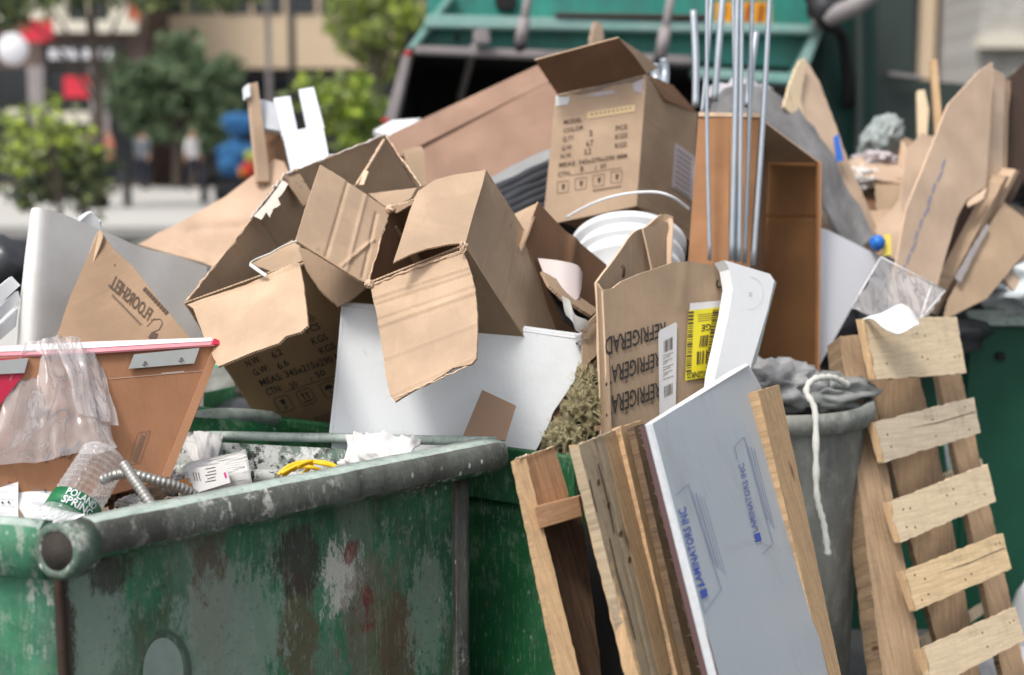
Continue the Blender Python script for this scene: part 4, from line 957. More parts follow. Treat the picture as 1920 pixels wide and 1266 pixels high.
# white crushed wear along the mouth edges
WEAR = simple('crushed_white_edge', (.62, .56, .50), .95, .25, 60, .5)
def rag_edge(par, a, b, r=.003, n=22, mat=WEAR, amp=1., name='frayed_edge'):
    a, b = P(*a), P(*b); sd_ = random.random() * 30
    pts = [a.lerp(b, k / n) + Vector((noise.noise(Vector((k * .7, sd_, 0))), noise.noise(Vector((k * .7, sd_, 5))), noise.noise(Vector((k * .7, sd_, 9))))) * r * .9 for k in range(n + 1)]
    return tube(name, pts, r, mat, par, seg=6, smooth_n=2, rfun=lambda i, N, L: r * (.25 + amp * abs(noise.noise(Vector((i * .31, sd_, 3))))))
rag_edge(bxl, (536, 326, 3.21), (722, 253, 3.35), .006); rag_edge(bxl, (470, 410, 3.10), (534, 327, 3.20), .007); rag_edge(bxl, (349, 566, 2.92), (470, 412, 3.10), .004, mat=KEP)
rag_edge(bxl, (722, 254, 3.34), (790, 350, 3.14), .004, mat=KEP)
tp = simple('torn_liner', (.60, .53, .46), .95, .2, 40, .4)
pts_ = [(475, 405), (492, 388), (508, 368), (530, 338), (540, 345), (530, 362), (521, 372), (526, 384), (512, 392), (506, 408), (499, 398), (490, 412)]
sheet('torn_liner', [(a, b, 3.095 + (405 - b) * .0014) for a, b in pts_], tp, bxl, th=.0008, rag=.002)
# printing on the shaded side: a frame in panel pixels, rotated about -19 degrees
def W_(s, x0, y0, x1, y1, h, mat=INK):
    L = math.hypot(x1 - x0, y1 - y0); nx, ny = (y1 - y0) / L * h, -(x1 - x0) / L * h
    nx, ny = nx - .25 * abs(ny) * .0, ny
    write(fr, s, [(x0, y0), (x1, y1), (x1 + nx - h * .18, y1 + ny), (x0 + nx - h * .18, y0 + ny)], mat, bxl)
W_('N.W.', 464, 688, 491, 677, 12); W_('6.2', 513, 672, 531, 663, 12, INK)
W_('G.W:', 478, 705, 506, 693, 12); W_('6.6', 524, 693, 543, 683, 12)
W_('MEAS: 345x215x290 MM', 490, 724, 655, 668, 12)
W_('CTN:', 502, 742, 530, 731, 12); W_('20', 547, 729, 559, 722, 10); W_('50', 595, 709, 612, 702, 11)
W_('PCS', 576, 625, 602, 616, 12); W_('KGS', 587, 646, 616, 636, 12); W_('KGS', 602, 664, 631, 653, 12)
pol = stroke([(532, 735), (640, 701)], 1.2) + stroke([(585, 716), (582, 707)], 1.2)
def icon(cx, cy, r, kind):
    a = -.33; ca, sa = math.cos(a), math.sin(a)
    T_ = lambda x, y: (cx + (x * ca - y * sa) * r - y * r * -.22, cy + (x * sa + y * ca) * r)
    o = []
    rr = [(.75, -1), (1, -.75), (1, .75), (.75, 1), (-.75, 1), (-1, .75), (-1, -.75), (-.75, -1), (.75, -1)]
    o += stroke([T_(*q) for q in rr], 1.1)
    if kind == 0: o += [[T_(-.3, -.6), T_(.35, -.6), T_(.28, -.1), T_(.05, .1), T_(-.2, -.1)]] + stroke([T_(0, .05), T_(0, .55)], 1.4) + stroke([T_(-.25, .6), T_(.25, .6)], 1.5)
    if kind == 1: o += stroke([T_(-.3, .3), T_(-.3, -.6)], 2) + stroke([T_(.3, .3), T_(.3, -.6)], 2) + [[T_(-.5, -.3), T_(-.3, -.75), T_(-.1, -.3)], [T_(.1, -.3), T_(.3, -.75), T_(.5, -.3)]] + stroke([T_(-.6, .55), T_(.6, .55)], 2)
    if kind == 2: o += [[T_(-.6, -.1), T_(-.4, -.5), T_(0, -.65), T_(.4, -.5), T_(.6, -.1)]] + stroke([T_(0, -.1), T_(0, .5), T_(.2, .55)], 1.2)
    return o
pol += icon(532, 757, 14, 0) + icon(574, 744, 14, 1) + icon(618, 730, 14, 2)
marks(fr, pol, INK, bxl)
sheet('brown_tape', [(507, 792), (530, 781), (542, 800), (560, 840), (520, 840)], TAPE, bxl, th=.0004, on=PLf, off=.001)
sheet('brown_tape', [(585, 782), (700, 742), (715, 765), (600, 805)], TAPE, bxl, th=.0004, on=PLf, off=.001)
sheet('brown_tape', [(572, 582), (592, 596), (588, 602), (568, 604)], TAPE, bxl, th=.0004, on=PLf, off=.001)
sheet('bottom_flap', [(480, 790, 3.23), (484, 752, 3.24), (520, 800, 3.26), (560, 820, 3.3), (478, 812, 3.22)], KB, bxl, th=.008, edge=KE)

# ---- centre carton with four flaps
O1, O2, O3, O4 = (732, 392, 3.02), (692, 531, 2.86), (871, 459, 2.80), (911, 319, 2.96)
AX2 = (182, 288, .34)
def s2_(p, k=1.): return (p[0] + AX2[0] * k, p[1] + AX2[1] * k, p[2] + AX2[2] * k)
bc = thing('cardboard_box', P(850, 560, 3.0), 'open kraft carton with four spread flaps, on the middle of the pile', 'cardboard box')
sheet('side_panel', [O3, O4, (955, 388, None), s2_(O4, .5), s2_(O4), s2_(O3)], KR, bc, th=.005, bend=.0035, edge=KE, udir=(871, 459, 1053, 747), creases=[(893, 500, 985, 640, .002, .004), (960, 430, 1060, 590, -.001, .01)])
sheet('bottom_panel', [O2, O3, s2_(O3), s2_(O2)], KD, bc, th=.005, bend=.002, edge=KE, udir=(692, 531, 871, 459))
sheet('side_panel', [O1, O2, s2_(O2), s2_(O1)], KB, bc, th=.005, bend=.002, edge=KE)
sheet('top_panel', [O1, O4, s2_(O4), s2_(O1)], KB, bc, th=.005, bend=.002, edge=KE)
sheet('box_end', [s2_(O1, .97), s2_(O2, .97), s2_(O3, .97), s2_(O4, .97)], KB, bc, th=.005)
# flaps
sheet('left_flap', [(601, 309, 2.94), (640, 332, None), (720, 388, None), (732, 394, 3.01), (716, 440, None), (692, 532, 2.855), (672, 524, None), (555, 451, 2.80), (575, 385, None)], KL, bc, th=.0055, rag=.0008, bend=.0025, edge=KE, udir=(601, 309, 555, 451),
      creases=[(652, 342, 612, 480, -.0028, .004), (686, 366, 650, 505, .0022, .005), (700, 450, 640, 500, .0035, .004), (640, 500, 600, 470, -.002, .006), (706, 400, 680, 520, -.003, .004)])
sheet('top_flap', [(737, 492, 2.77), (748, 460, None), (768, 396, None), (783, 359, 2.85), (815, 337, None), (848, 328, None), (911, 319, 2.95), (905, 345, None), (888, 400, None), (873, 455, 2.79), (840, 458, None), (800, 466, None), (770, 476, None)], KL, bc, th=.0055, bend=.003, edge=KE, udir=(737, 492, 783, 359), seed=11)
bf = sheet('bottom_flap', [(694, 537, 2.85), (735, 520, None), (770, 503, None), (820, 482, None), (868, 471, 2.795), (880, 500, None), (893, 550, None), (896, 610, 2.66), (893, 672, None), (884, 682, 2.63), (850, 690, None), (815, 712, None), (780, 728, None), (740, 752, 2.64), (730, 740, None), (722, 700, None), (716, 650, None), (706, 590, None)], KL, bc, th=.0055, rag=.0014, bend=.0025, edge=KE, udir=(694, 537, 868, 471),
      creases=[(698, 560, 888, 500, .004, .0045), (703, 572, 890, 512, -.004, .004), (706, 600, 892, 538, -.0035, .004), (712, 612, 892, 550, .004, .005), (722, 672, 895, 608, .002, .006), (735, 740, 890, 670, .002, .004), (770, 590, 790, 535, .002, .003)])
rag_edge(bc, (694, 535, 2.845), (868, 469, 2.79), .0045, mat=KEP); rag_edge(bc, (690, 530, 2.85), (730, 395, 3.01), .0035, mat=KEP)
rag_edge(bc, (740, 388, 3.02), (775, 380, 2.95), .006, mat=KEP); rag_edge(bc, (738, 748, 2.635), (884, 684, 2.625), .0035, mat=KEP, name='torn_edge')
sheet('folded_lip', [(730, 388, 3.02), (776, 376, 2.93), (772, 384, None), (742, 400, 2.99)], KR, bc, th=.004, rag=.002, edge=KE)
for q in ((870, 462, 2.78), (732, 392, 2.99), (692, 533, 2.84)):
    blob('torn_corner', P(*q), .0085, KEP, bc, 3, .9, 3, (1, .6, 1), ridge=True)
for k in range(7):
    a = P(871 + random.uniform(-5, 3), 461 + random.uniform(-4, 6), 2.775); tube('paper_shred', [a, a + Vector((random.uniform(-.012, .004), -.003, random.uniform(-.012, .008))), a + Vector((random.uniform(-.016, .006), -.004, random.uniform(-.02, .004)))], .0011, KEP, bc, seg=5, smooth_n=3)
# string and wire over the printed carton
lone(tube('string', [P(556, 452, 2.79), P(530, 462, 2.84), P(505, 476, 2.86), P(478, 487, 2.88), P(469, 496, 2.88), P(480, 505, 2.87), P(500, 517, 2.86)], .0022, ROPE, seg=6), 'thin white string across the mouth of the printed carton', 'string')
lone(tube('plastic_tie', [P(470, 497, 2.87), P(484, 507, 2.86), P(500, 518, 2.85)], .0045, WHT, seg=6), 'short white plastic tie hanging over the flap edge', 'cable tie')

# ---- reddish brown open box right of the centre carton
rb = thing('cardboard_box', P(1050, 540, 3.2), 'tilted reddish brown open box between the centre carton and the white bucket', 'cardboard box')
sheet('side_panel', [(962, 402, 3.18), (1010, 379, 3.12), (988, 440, 3.06), (975, 470, None)], KL, rb, th=.005, edge=KE)
sheet('inner_panel', [(1010, 379, 3.12), (1060, 432, None), (1137, 497, 3.28), (1130, 560, None), (1108, 645, 3.26), (1040, 620, None), (985, 440, 3.06)], KB, rb, th=.006, bend=.004, edge=KE, creases=[(1075, 450, 1060, 560, .006, .02)])
sheet('painted_inner_shade', [(1024, 530, 3.04), (1060, 550, None), (1116, 588, 3.1), (1104, 640, 3.05), (1060, 600, 3.0)], HOP, rb, th=.005)  # black sheet painting in the dark of the box interior
sheet('broken_flap', [(1016, 508, 3.03), (1042, 522, None), (1075, 548, None), (1120, 580, 3.08), (1110, 592, None), (1060, 562, None), (1030, 535, 3.0)], KR, rb, th=.008, rag=.003, edge=KE)
lone(loft('foam_pad', [(1008, 484, 3.1), (1050, 489, 3.08), (1082, 497, 3.1), (1092, 512, 3.12)], [(1030, 540, 3.04), (1055, 560, 3.02), (1082, 562, 3.04), (1090, 540, 3.08)], simple('pinkish_foam_sheet', (.62, .54, .52), .8, .06, 9), th=.012), 'pale pinkish foam sheet tucked in the reddish brown open box', 'foam sheet')
lone(loft('paper_scrap', [(1052, 556, 2.96), (1068, 565, 2.94), (1078, 590, 2.95), (1100, 600, 2.96), (1106, 612, 2.97)], [(1062, 590, 2.97), (1072, 600, 2.95), (1080, 620, 2.96), (1092, 624, 2.97), (1100, 628, 2.98)], PAPER, wob=.006, th=.001, nb=20), 'torn white paper scrap just right of the centre carton', 'paper')
cbx = thing('cardboard_box', P(1120, 650, 3.1), 'crushed small brown box wedged between white board and fridge carton', 'cardboard box')
sheet('front_panel', [(1092, 622, 2.99), (1124, 600, 3.02), (1130, 655, None), (1104, 680, 2.97), (1092, 700, None)], KR, cbx, th=.005, rag=.002, edge=KE)
sheet('side_panel', [(1092, 695, 2.98), (1102, 650, 2.99), (1122, 668, 3.03), (1096, 692, None)], KB, cbx, th=.005, rag=.002, edge=KE)
sheet('flap', [(1090, 618, 2.96), (1122, 586, 3.0), (1126, 592, None), (1100, 622, 2.97)], KL, cbx, th=.005, edge=KE)
lone(sheet('paper_sheet', [(1110, 700, 3.06), (1130, 655, 3.08), (1136, 785, 3.05), (1125, 760, None)], PAPER, th=.002), 'white paper strip behind the fridge carton corner', 'paper')
lone(sheet('cardboard_scrap', [(1092, 690, 3.0), (1128, 668, 3.02), (1112, 716, 2.99), (1100, 712, None)], PP, th=.004, rag=.002), 'pinkish brown cardboard scrap above the mineral wool', 'cardboard scrap')

# ---- white board leaning in the bin
wbd = thing('white_board', P(850, 840, 2.9), 'pale grey-white painted board with broken right edge, lying under the carton flap', 'board')
PLw = None
wf = sheet('board_face', [(642, 574, 2.93), (648, 568, None), (760, 580, None), (900, 604, None), (1082, 628, 3.02), (1095, 634, None), (1096, 680, None), (1086, 702, 3.0), (1060, 740, None), (1040, 768, None), (1022, 812, None), (1002, 850, 2.92), (960, 860, None), (800, 880, None), (618, 890, 2.84)], GREYP, wbd, th=.012, rag=.0012, bend=.0015, udir=(648, 568, 1082, 628), edge=simple('board_edge', (.62, .64, .65), .7, .1, 30))
loft('rounded_edge', [dep(wf, 642, 575, -.002), dep(wf, 760, 586, -.002), dep(wf, 900, 609, -.002), dep(wf, 1088, 636, -.002)], [dep(wf, 645, 566, .006), dep(wf, 762, 577, .006), dep(wf, 902, 600, .006), dep(wf, 1092, 626, .006)], simple('glossy_white_edge', (.72, .74, .76), .35, .04, 9, spec=.6), wbd, th=.010)
loft('rounded_edge', [dep(wf, 645, 572, -.001), dep(wf, 635, 700, -.001), dep(wf, 623, 812, -.001)], [dep(wf, 640, 572, .004), dep(wf, 629, 700, .004), dep(wf, 617, 812, .004)], simple('glossy_side_edge', (.68, .71, .74), .35, .04, 9, spec=.6), wbd, th=.006)
blob('crushed_corner', P(1092, 636, 3.0), .014, PAPER, wbd, 3, .9, 3, ridge=True)
sheet('torn_backing', [(1096, 650, 3.02), (1100, 690, None), (1084, 760, None), (1060, 800, 3.0), (1030, 830, None), (1010, 850, 2.96), (1022, 812, None), (1050, 752, None), (1086, 700, 3.01)], KR, wbd, th=.002, rag=.005, bend=.004)
sheet('torn_backing', [(1042, 770, 2.98), (1052, 760, None), (1072, 790, 2.96), (1060, 800, None), (1030, 810, 2.95), (1034, 790, None)], KB, wbd, th=.002, rag=.004)
sheet('torn_backing', [(1090, 680, 3.0), (1094, 700, None), (1074, 790, 2.95), (1070, 785, None), (1080, 730, None)], KE, wbd, th=.003, rag=.001)
lone(sheet('cardboard_strip', [(904, 731, 2.85), (968, 761, 2.86), (948, 826, 2.80), (866, 822, 2.79)], simple('flat_brown_board', (.33, .215, .145), .85, .06, 9), th=.004), 'small plain brown cardboard piece standing against the white board', 'cardboard piece')
# mineral wool
iw = thing('insulation', P(1085, 790, 3.0), 'yellow-olive mineral wool batt stuffed beside the white board', 'insulation')
blob('wool_tuft', P(1096, 782, 2.96), .055, INSU, iw, 5, .5, 2.6, (.9, .8, 1.35), ridge=True)
blob('wool_tuft', P(1100, 722, 2.99), .036, INSU, iw, 4, .6, 2.2, (.7, .8, 1.3), ridge=True)
blob('wool_tuft', P(1056, 838, 2.93), .048, INSU, iw, 5, .5, 2.6, (.9, .8, 1.2), ridge=True)
vs, fs = [], []
for k in range(1100):
    c_ = [(P(1096, 782, 2.93), .058), (P(1056, 838, 2.90), .05), (P(1100, 722, 2.96), .038)][k % 3]
    d = Vector((random.gauss(0, 1), random.gauss(-.4, .8), random.gauss(0, 1))).normalized(); p = c_[0] + Vector((d.x * .9, d.y * .8, d.z * 1.3)) * c_[1] * random.uniform(.85, 1.1) * 1.0
    t = Vector((random.gauss(0, 1), random.gauss(0, .6), random.gauss(0, 1))).normalized() * random.uniform(.006, .018); w_ = t.cross(d).normalized() * random.uniform(.0003, .0006); i = len(vs)
    vs += [p - w_, p + w_, p + t + d * .004 + w_, p + t + d * .004 - w_]; fs.append([i, i + 1, i + 2, i + 3])
newobj('wool_fibres', vs, fs, simple('wool_fibre', (.50, .45, .27), .95, .5, 40), parent=iw)['kind'] = 'stuff'
lone(sheet('cardboard_scrap', [(1118, 800, 2.90), (1180, 782, 2.95), (1184, 788, None), (1120, 808, 2.9)], WMID, th=.01, rag=.001), 'thin wood sliver on top of the leaning planks', 'wood sliver')

# ---- refrigerator carton
rf = thing('cardboard_box', P(1230, 800, 3.0), 'tall refrigerator carton lettered upside down with yellow label', 'cardboard box')
RF = [(1131, 545, 2.90), (1150, 540, None), (1165, 528, None), (1200, 513, None), (1240, 500, None), (1262, 492, None), (1292, 490, None), (1330, 496, None), (1372, 503, 3.10), (1362, 600, None), (1330, 870, 3.04), (1145, 870, 2.84)]
rfs = sheet('front_panel', RF, KR, rf, th=.006, bend=.0022, edge=KEP, udir=(1131, 545, 1372, 503), creases=[(1285, 492, 1276, 570, .002, .02)], cell=.012)
loft('corner_fold', [(1119, 531, 2.96), (1124, 540, 2.92), (1133, 546, 2.897)], [(1130, 870, 2.90), (1136, 870, 2.86), (1146, 870, 2.838)], KR, rf, nb=10, th=.005)
loft('back_panel', [(1120, 530, 2.96), (1150, 488, 3.03), (1188, 437, 3.12), (1212, 425, 3.16), (1240, 402, 3.21), (1262, 406, 3.22)], [(1130, 860, 2.92), (1160, 860, 2.98), (1190, 860, 3.06), (1212, 860, 3.1), (1240, 860, 3.14), (1252, 860, 3.16)], KR, rf, nb=10, th=.006, wob=.003, edge=KEP)
sheet('inner_flap', [(1205, 428, 3.12), (1252, 415, 3.18), (1256, 505, 3.16), (1226, 520, None)], KD, rf, th=.005, bend=.003, edge=KEP)
loft('side_fold', [(1255, 408, 3.22), (1262, 420, 3.18), (1256, 500, 3.12)], [(1246, 415, 3.22), (1250, 430, 3.18), (1250, 505, 3.13)], KL, rf, th=.004)
def rfrow(s, xr, yb, xl, ybl, capl, capr): write(rfs, s, [(xr, yb), (xl, ybl), (xl, ybl + capl), (xr, yb + capr)], INK, rf, off=.0036)
rfrow('REFRIGERAD', 1246, 604, 1133, 634, 34, 26); rfrow('RÉFRIGÉRAT', 1236, 660, 1134, 690, 34, 26); rfrow('RÉFRIGÉRAT', 1236, 716, 1135, 746, 36, 28)
write(rfs, 'II', [(1325, 712), (1317, 716), (1317, 724), (1325, 720)], INK, rf, off=.0036)
PR = pl_of(rfs)
lw = sheet('white_label', [(1232, 625), (1236, 619), (1264, 605), (1267, 608), (1264, 765), (1234, 778)], LABW, rf, th=.0004, on=PR, off=.0046)
PL[lw.name] = PR
def bars(o, q, n, mat, par, seed, off):
    rr = random.Random(seed); out = []; t = 0
    while t < 1:
        w = rr.choice([.6, 1, 1.6]) / n; out.append([(t, 0), (min(1, t + w), 0), (min(1, t + w), 1), (t, 1)]); t += w + rr.choice([.6, 1, 1.4]) / n
    return marks(o, qpoly(q, out), mat, par, 'bar_code', off)
bars(rfs, [(1242, 640), (1258, 632), (1258, 655), (1242, 662)], 12, INKB, rf, 3, .0056)
bars(rfs, [(1242, 725), (1258, 718), (1258, 738), (1242, 746)], 12, INKB, rf, 4, .0056)
ln = []
for k in range(9): ln += stroke([(1240, 668 + k * 5.5), (1240 + [20, 14, 18, 9][k % 4], 661 + k * 5.5)], 1.1)
marks(rfs, ln, INKF, rf, off=.0056)
for k, s in enumerate(()): write(rfs, s, [(1258, 708 + k * 50 - 50), (1243, 714 + k * 50 - 50), (1243, 719 + k * 50 - 50), (1258, 713 + k * 50 - 50)], INKB, rf, off=.0058)
sheet('label_sleeve', [(1292, 569), (1362, 563), (1361, 582), (1290, 590)], LABW, rf, th=.0004, on=PR, off=.0044)
sheet('yellow_label', [(1289, 583), (1362, 575), (1354, 640), (1340, 705), (1282, 714), (1285, 650)], YEL, rf, th=.0004, on=PR, off=.0050)
sheet('label_patch', [(1348, 566), (1363, 564), (1362, 580), (1347, 582)], INKG, rf, th=.0003, on=PR, off=.0062)
rr = random.Random(5); side = []
for (xa_, xb_, ya, yb_) in ((1288, 1298, 585, 700), (1334, 1354, 582, 690)):
    y = ya
    while y < yb_:
        h = rr.choice([1.5, 2.5, 4]); sx = (y - ya) * -.045 if xa_ < 1300 else (y - ya) * -.13
        side.append([(xa_ + sx, y), (xb_ + sx, y - 1), (xb_ + sx, y + h - 1), (xa_ + sx, y + h)]); y += h + rr.choice([1.5, 2.5, 3])
marks(rfs, side, INKB, rf, 'bar_code', .0060)['kind'] = 'stuff'
write(rfs, 'GE', [(1331, 607), (1313, 610), (1312, 622), (1330, 619)], INK, rf, off=.0062)
write(rfs, 'GIE18GSNRSS', [(1341, 692), (1284, 700), (1284, 711), (1341, 703)], INK, rf, off=.0062)
bars(rfs, [(1324, 657), (1304, 660), (1303, 684), (1322, 681)], 7, INKB, rf, 9, .0062)
bars(rfs, [(1326, 628), (1311, 630), (1308, 652), (1323, 650)], 9, INKB, rf, 10, .0062)
ln = []
for k in range(4): ln += stroke([(1346 - k * 2, 587 + k * 4), (1306, 591 + k * 4)], 1.0)
marks(rfs, ln, INKB, rf, off=.0060)
marks(rfs, stroke([(1345, 525), (1342, 534), (1346, 540), (1354, 538), (1358, 528), (1356, 510), (1350, 500)], 3), INK, rf, 'hand_hole_outline', .0036)
tube('hand_hole', [P(1168, 520, 3.0), P(1170, 505, 2.99), P(1166, 497, 2.99)], .004, INKB, rf)
# white moulded foam piece behind it
fw = thing('foam_block', P(1400, 690, 3.0), 'white moulded foam corner piece behind the refrigerator carton', 'packing foam')
ff1 = sheet('foam_face', [(1358, 488, 3.04), (1372, 492, None), (1444, 514, 3.13), (1452, 526, None), (1440, 580, None), (1404, 700, 3.02), (1330, 790, 2.95), (1342, 700, None), (1366, 590, None), (1374, 540, None), (1368, 505, None)], FOAM, fw, th=.035, edge=FOAM)
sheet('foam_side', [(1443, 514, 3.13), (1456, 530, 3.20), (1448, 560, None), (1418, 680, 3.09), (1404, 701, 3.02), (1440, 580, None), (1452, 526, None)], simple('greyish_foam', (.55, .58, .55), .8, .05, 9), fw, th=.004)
PLm = pl_of(ff1)
mk = [];
for k in range(14):
    a0 = -1.6 + k * .25; mk += stroke([(1407 + 24 * math.cos(a0), 550 + 30 * math.sin(a0)), (1407 + 24 * math.cos(a0 + .2), 550 + 30 * math.sin(a0 + .2))], 1.0)
marks(ff1, mk, simple('painted_mark_shade', (.60, .62, .66), .8), fw, 'painted_moulded_mark', .001)  # relief shade drawn as flat grey strokes on the foam, digit too
write(ff1, '2', [(1403, 556), (1410, 554), (1410, 547), (1403, 549)], simple('painted_digit_shade', (.55, .57, .6), .8), fw, off=.001)

# ---- tall printed carton, back centre
ub = thing('cardboard_box', P(1150, 420, 4.0), 'tall tan carton with printed rows and open top flap, standing high at back centre', 'cardboard box')
uf = sheet('front_panel', [(1042, 178, 3.62), (1125, 160, None), (1212, 139, 3.66), (1200, 300, None), (1194, 386, 3.60), (1120, 402, None), (1052, 416, None), (1018, 424, 3.56), (1030, 300, None)], KL, ub, th=.006, bend=.002, edge=KE, udir=(1042, 178, 1212, 139))
us = sheet('side_panel', [(1212, 139, 3.66), (1260, 175, None), (1308, 214, 3.90), (1302, 330, None), (1296, 452, 3.84), (1240, 405, None), (1194, 386, 3.60)], KR, ub, th=.006, bend=.002, edge=KE, udir=(1212, 139, 1194, 386))
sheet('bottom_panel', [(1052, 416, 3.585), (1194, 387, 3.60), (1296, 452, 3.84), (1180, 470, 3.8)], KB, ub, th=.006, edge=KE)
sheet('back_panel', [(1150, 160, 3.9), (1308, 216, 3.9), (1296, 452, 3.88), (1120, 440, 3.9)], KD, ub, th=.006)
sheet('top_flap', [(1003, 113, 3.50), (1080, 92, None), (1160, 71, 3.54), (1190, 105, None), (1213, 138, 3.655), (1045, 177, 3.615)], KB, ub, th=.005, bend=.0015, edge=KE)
sheet('side_flap', [(1160, 71, 3.545), (1198, 95, None), (1235, 127, 3.74), (1213, 139, 3.665)], KR, ub, th=.005, edge=KE)
sheet('side_flap', [(1213, 139, 3.665), (1262, 160, 3.8), (1309, 213, 3.90), (1250, 188, None)], KB, ub, th=.005, edge=KE)
PU = pl_of(uf)
sheet('torn_tape', [(1042, 180), (1120, 162), (1205, 142), (1205, 152), (1150, 160), (1120, 172), (1085, 178), (1068, 176), (1044, 188)], TAPE, ub, th=.0005, on=PU, off=.001, rag=.003)
sheet('white_torn_patch', [(1042, 180), (1068, 182), (1064, 196), (1042, 200)], PAPER, ub, th=.0004, on=PU, off=.0018, rag=.003)
for k, q in enumerate([[(1098, 181), (1128, 172), (1150, 170), (1153, 176), (1120, 182)], [(1185, 158), (1206, 148), (1204, 175), (1188, 172)]]): sheet('white_torn_patch', q, LABP, ub, th=.0004, on=PU, off=.002, rag=.004)
sheet('masking_tape', [(1101, 211), (1190, 197), (1190, 209), (1100, 224)], MASK, ub, th=.0004, on=PU, off=.002)
marks(uf, [m_ for k in range(10) for m_ in stroke([(1108 + k * 8, 216 - k * 1.3), (1111 + k * 8, 214 - k * 1.3)], 3)], INKF, ub, off=.003)
def WU(s, x0, y0, x1, y1, h, m_=INKB): write(uf, s, [(x0, y0), (x1, y1), (x1, y1 - h), (x0, y0 - h)], m_, ub, off=.0022)
WU('MODEL', 1057, 234, 1091, 229, 8); WU('COLOR', 1056, 250, 1094, 243, 8); WU('Q.TY', 1055, 266, 1076, 262, 8); WU('G.W.', 1053, 283, 1073, 279, 8); WU('N.W.', 1051, 298, 1072, 294, 8)
WU('2', 1104, 256, 1111, 254, 10); WU('4.7', 1098, 276, 1112, 272, 10); WU('5.2', 1095, 291, 1108, 288, 10)
WU('PCS', 1154, 246, 1176, 242, 9); WU('KGS', 1153, 262, 1176, 258, 9); WU('KGS', 1153, 278, 1175, 275, 9)
WU('MEAS: 345x275x290 MM', 1048, 314, 1175, 296, 8); WU('CTN.', 1046, 332, 1070, 328, 8); WU('5', 1087, 322, 1094, 320, 9); WU('/  50', 1115, 320, 1136, 314, 8)
marks(uf, stroke([(1070, 329), (1166, 315)], 1), INKB, ub)
for k in range(4):
    cx, cy = 1056 + k * 33.5, 351 - k * 6.2
    marks(uf, stroke([(cx - 11, cy - 9), (cx + 10, cy - 12), (cx + 9, cy + 9), (cx - 11, cy + 12), (cx - 11, cy - 9)], 1) + [[(cx - 3, cy - 5), (cx + 4, cy - 6), (cx + 2, cy + 4), (cx - 2, cy + 5)]], INKB, ub, 'handling_symbol')
marks(uf, [m_ for k in range(9) for m_ in stroke([(1112 + k * 6, 358 - k), (1116 + k * 6, 357 - k)], 3)], INKB, ub, off=.0022)
sheet('paper_label', [(1265, 268), (1303, 294), (1298, 378), (1259, 351)], LABP, ub, th=.0004, on=pl_of(us), off=.002)
marks(us, [m_ for k in range(8) for m_ in stroke([(1268 - k * .6, 280 + k * 10), (1296 - k * .6, 300 + k * 10)], 1.5)], INKF, ub, off=.003)
# ---- bucket
bu = thing('bucket', P(1175, 470, 3.4), 'white ribbed plastic bucket with wire handle below the tall printed carton', 'bucket')
ba = Vector((.05, .62, .75)).normalized(); bo_ = P(1178, 545, 3.38)
u_ = .150
lathe('bucket_body', [(.118, -.10), (.122, -.09), (.134, .04), (.145, .045), (.147, .06), (.138, .064), (.139, .085), (.151, .089), (.152, .10), (.141, .104), (.142, .125), (.156, .128), (.157, .148), (.146, .15), (.138, .145), (.12, -.08), (0, -.08)], bo_, ba, WHT, bu, 56)
tube('handle', [P(1062, 408, 3.42), P(1110, 382, 3.36), P(1165, 365, 3.32), P(1225, 360, 3.30), (P(1262, 370, 3.30)), P(1292, 392, 3.36)], .0035, WHT, bu)
# ---- long flat carton behind
lc = thing('cardboard_box', P(900, 300, 4.2), 'long closed brown carton slanting up to the right behind the centre carton', 'cardboard box')
DKB = cardboard('cardboard_dusky', (.34, .215, .155), .05, .2)
sheet('long_side', [(700, 340, 4.1), (797, 270, None), (1028, 154, 4.18), (1075, 200, None), (1050, 300, None), (905, 335, 4.05), (800, 380, 4.0)], DKB, lc, th=.008, bend=.003)
sheet('long_edge', [(690, 290, 4.12), (735, 250, None), (1008, 122, 4.24), (1030, 152, 4.18), (797, 268, None), (705, 318, 4.1)], DKB, lc, th=.03)
lone(sheet('cardboard_scrap', [(755, 282, 3.6), (790, 274, 3.62), (796, 285, None), (800, 345, 3.55), (792, 352, None), (770, 315, 3.54)], KR, th=.006, edge=KL), 'small upright brown cardboard corner left of the centre carton', 'cardboard piece')
lone(sheet('white_sheet', [(700, 245, 4.4), (735, 226, 4.5), (790, 222, 4.5), (760, 240, None), (735, 255, 4.4)], FOAM, th=.02), 'white foam sheet lying behind the long brown carton', 'foam sheet')
# grey/black plastic bundle
gb = thing('trash_bag', P(970, 380, 3.8), 'black and grey ribbed plastic bundle between the long carton and the printed carton', 'trash bag')
loft('grey_wrap', [(900, 345, 3.78), (960, 312, 3.82), (1035, 275, 3.86)], [(905, 395, 3.66), (965, 345, 3.72), (1035, 305, 3.8)], simple('grey_wrap', (.27, .27, .27), .5, .3, 12, .3), gb, wob=.01, th=.01)
for k in range(6): tube('black_fold', [P(905, 372 + k * 14, 3.70 - k * .02), P(965, 340 + k * 14, 3.74 - k * .02), P(1036, 308 + k * 15, 3.80 - k * .02)], .02, BAGK, gb, rfun=lambda i, n, L: .018 + .006 * noise.noise(Vector((L * 12, k, 0))))
loft('black_skin', [(880, 380, 3.72), (960, 345, 3.76), (1036, 312, 3.82)], [(930, 470, 3.5), (985, 440, 3.55), (1040, 420, 3.6)], BAGK, gb, wob=.02, th=.01)
lone(sheet('wood_scrap', [(1111, 62, 4.6), (1117, 40, 4.6), (1128, 45, 4.6), (1133, 72, 4.62), (1124, 90, None), (1108, 84, 4.6)], PP, th=.02, rag=.004), 'broken pinkish stick end poking up behind the tall printed carton', 'wood scrap')
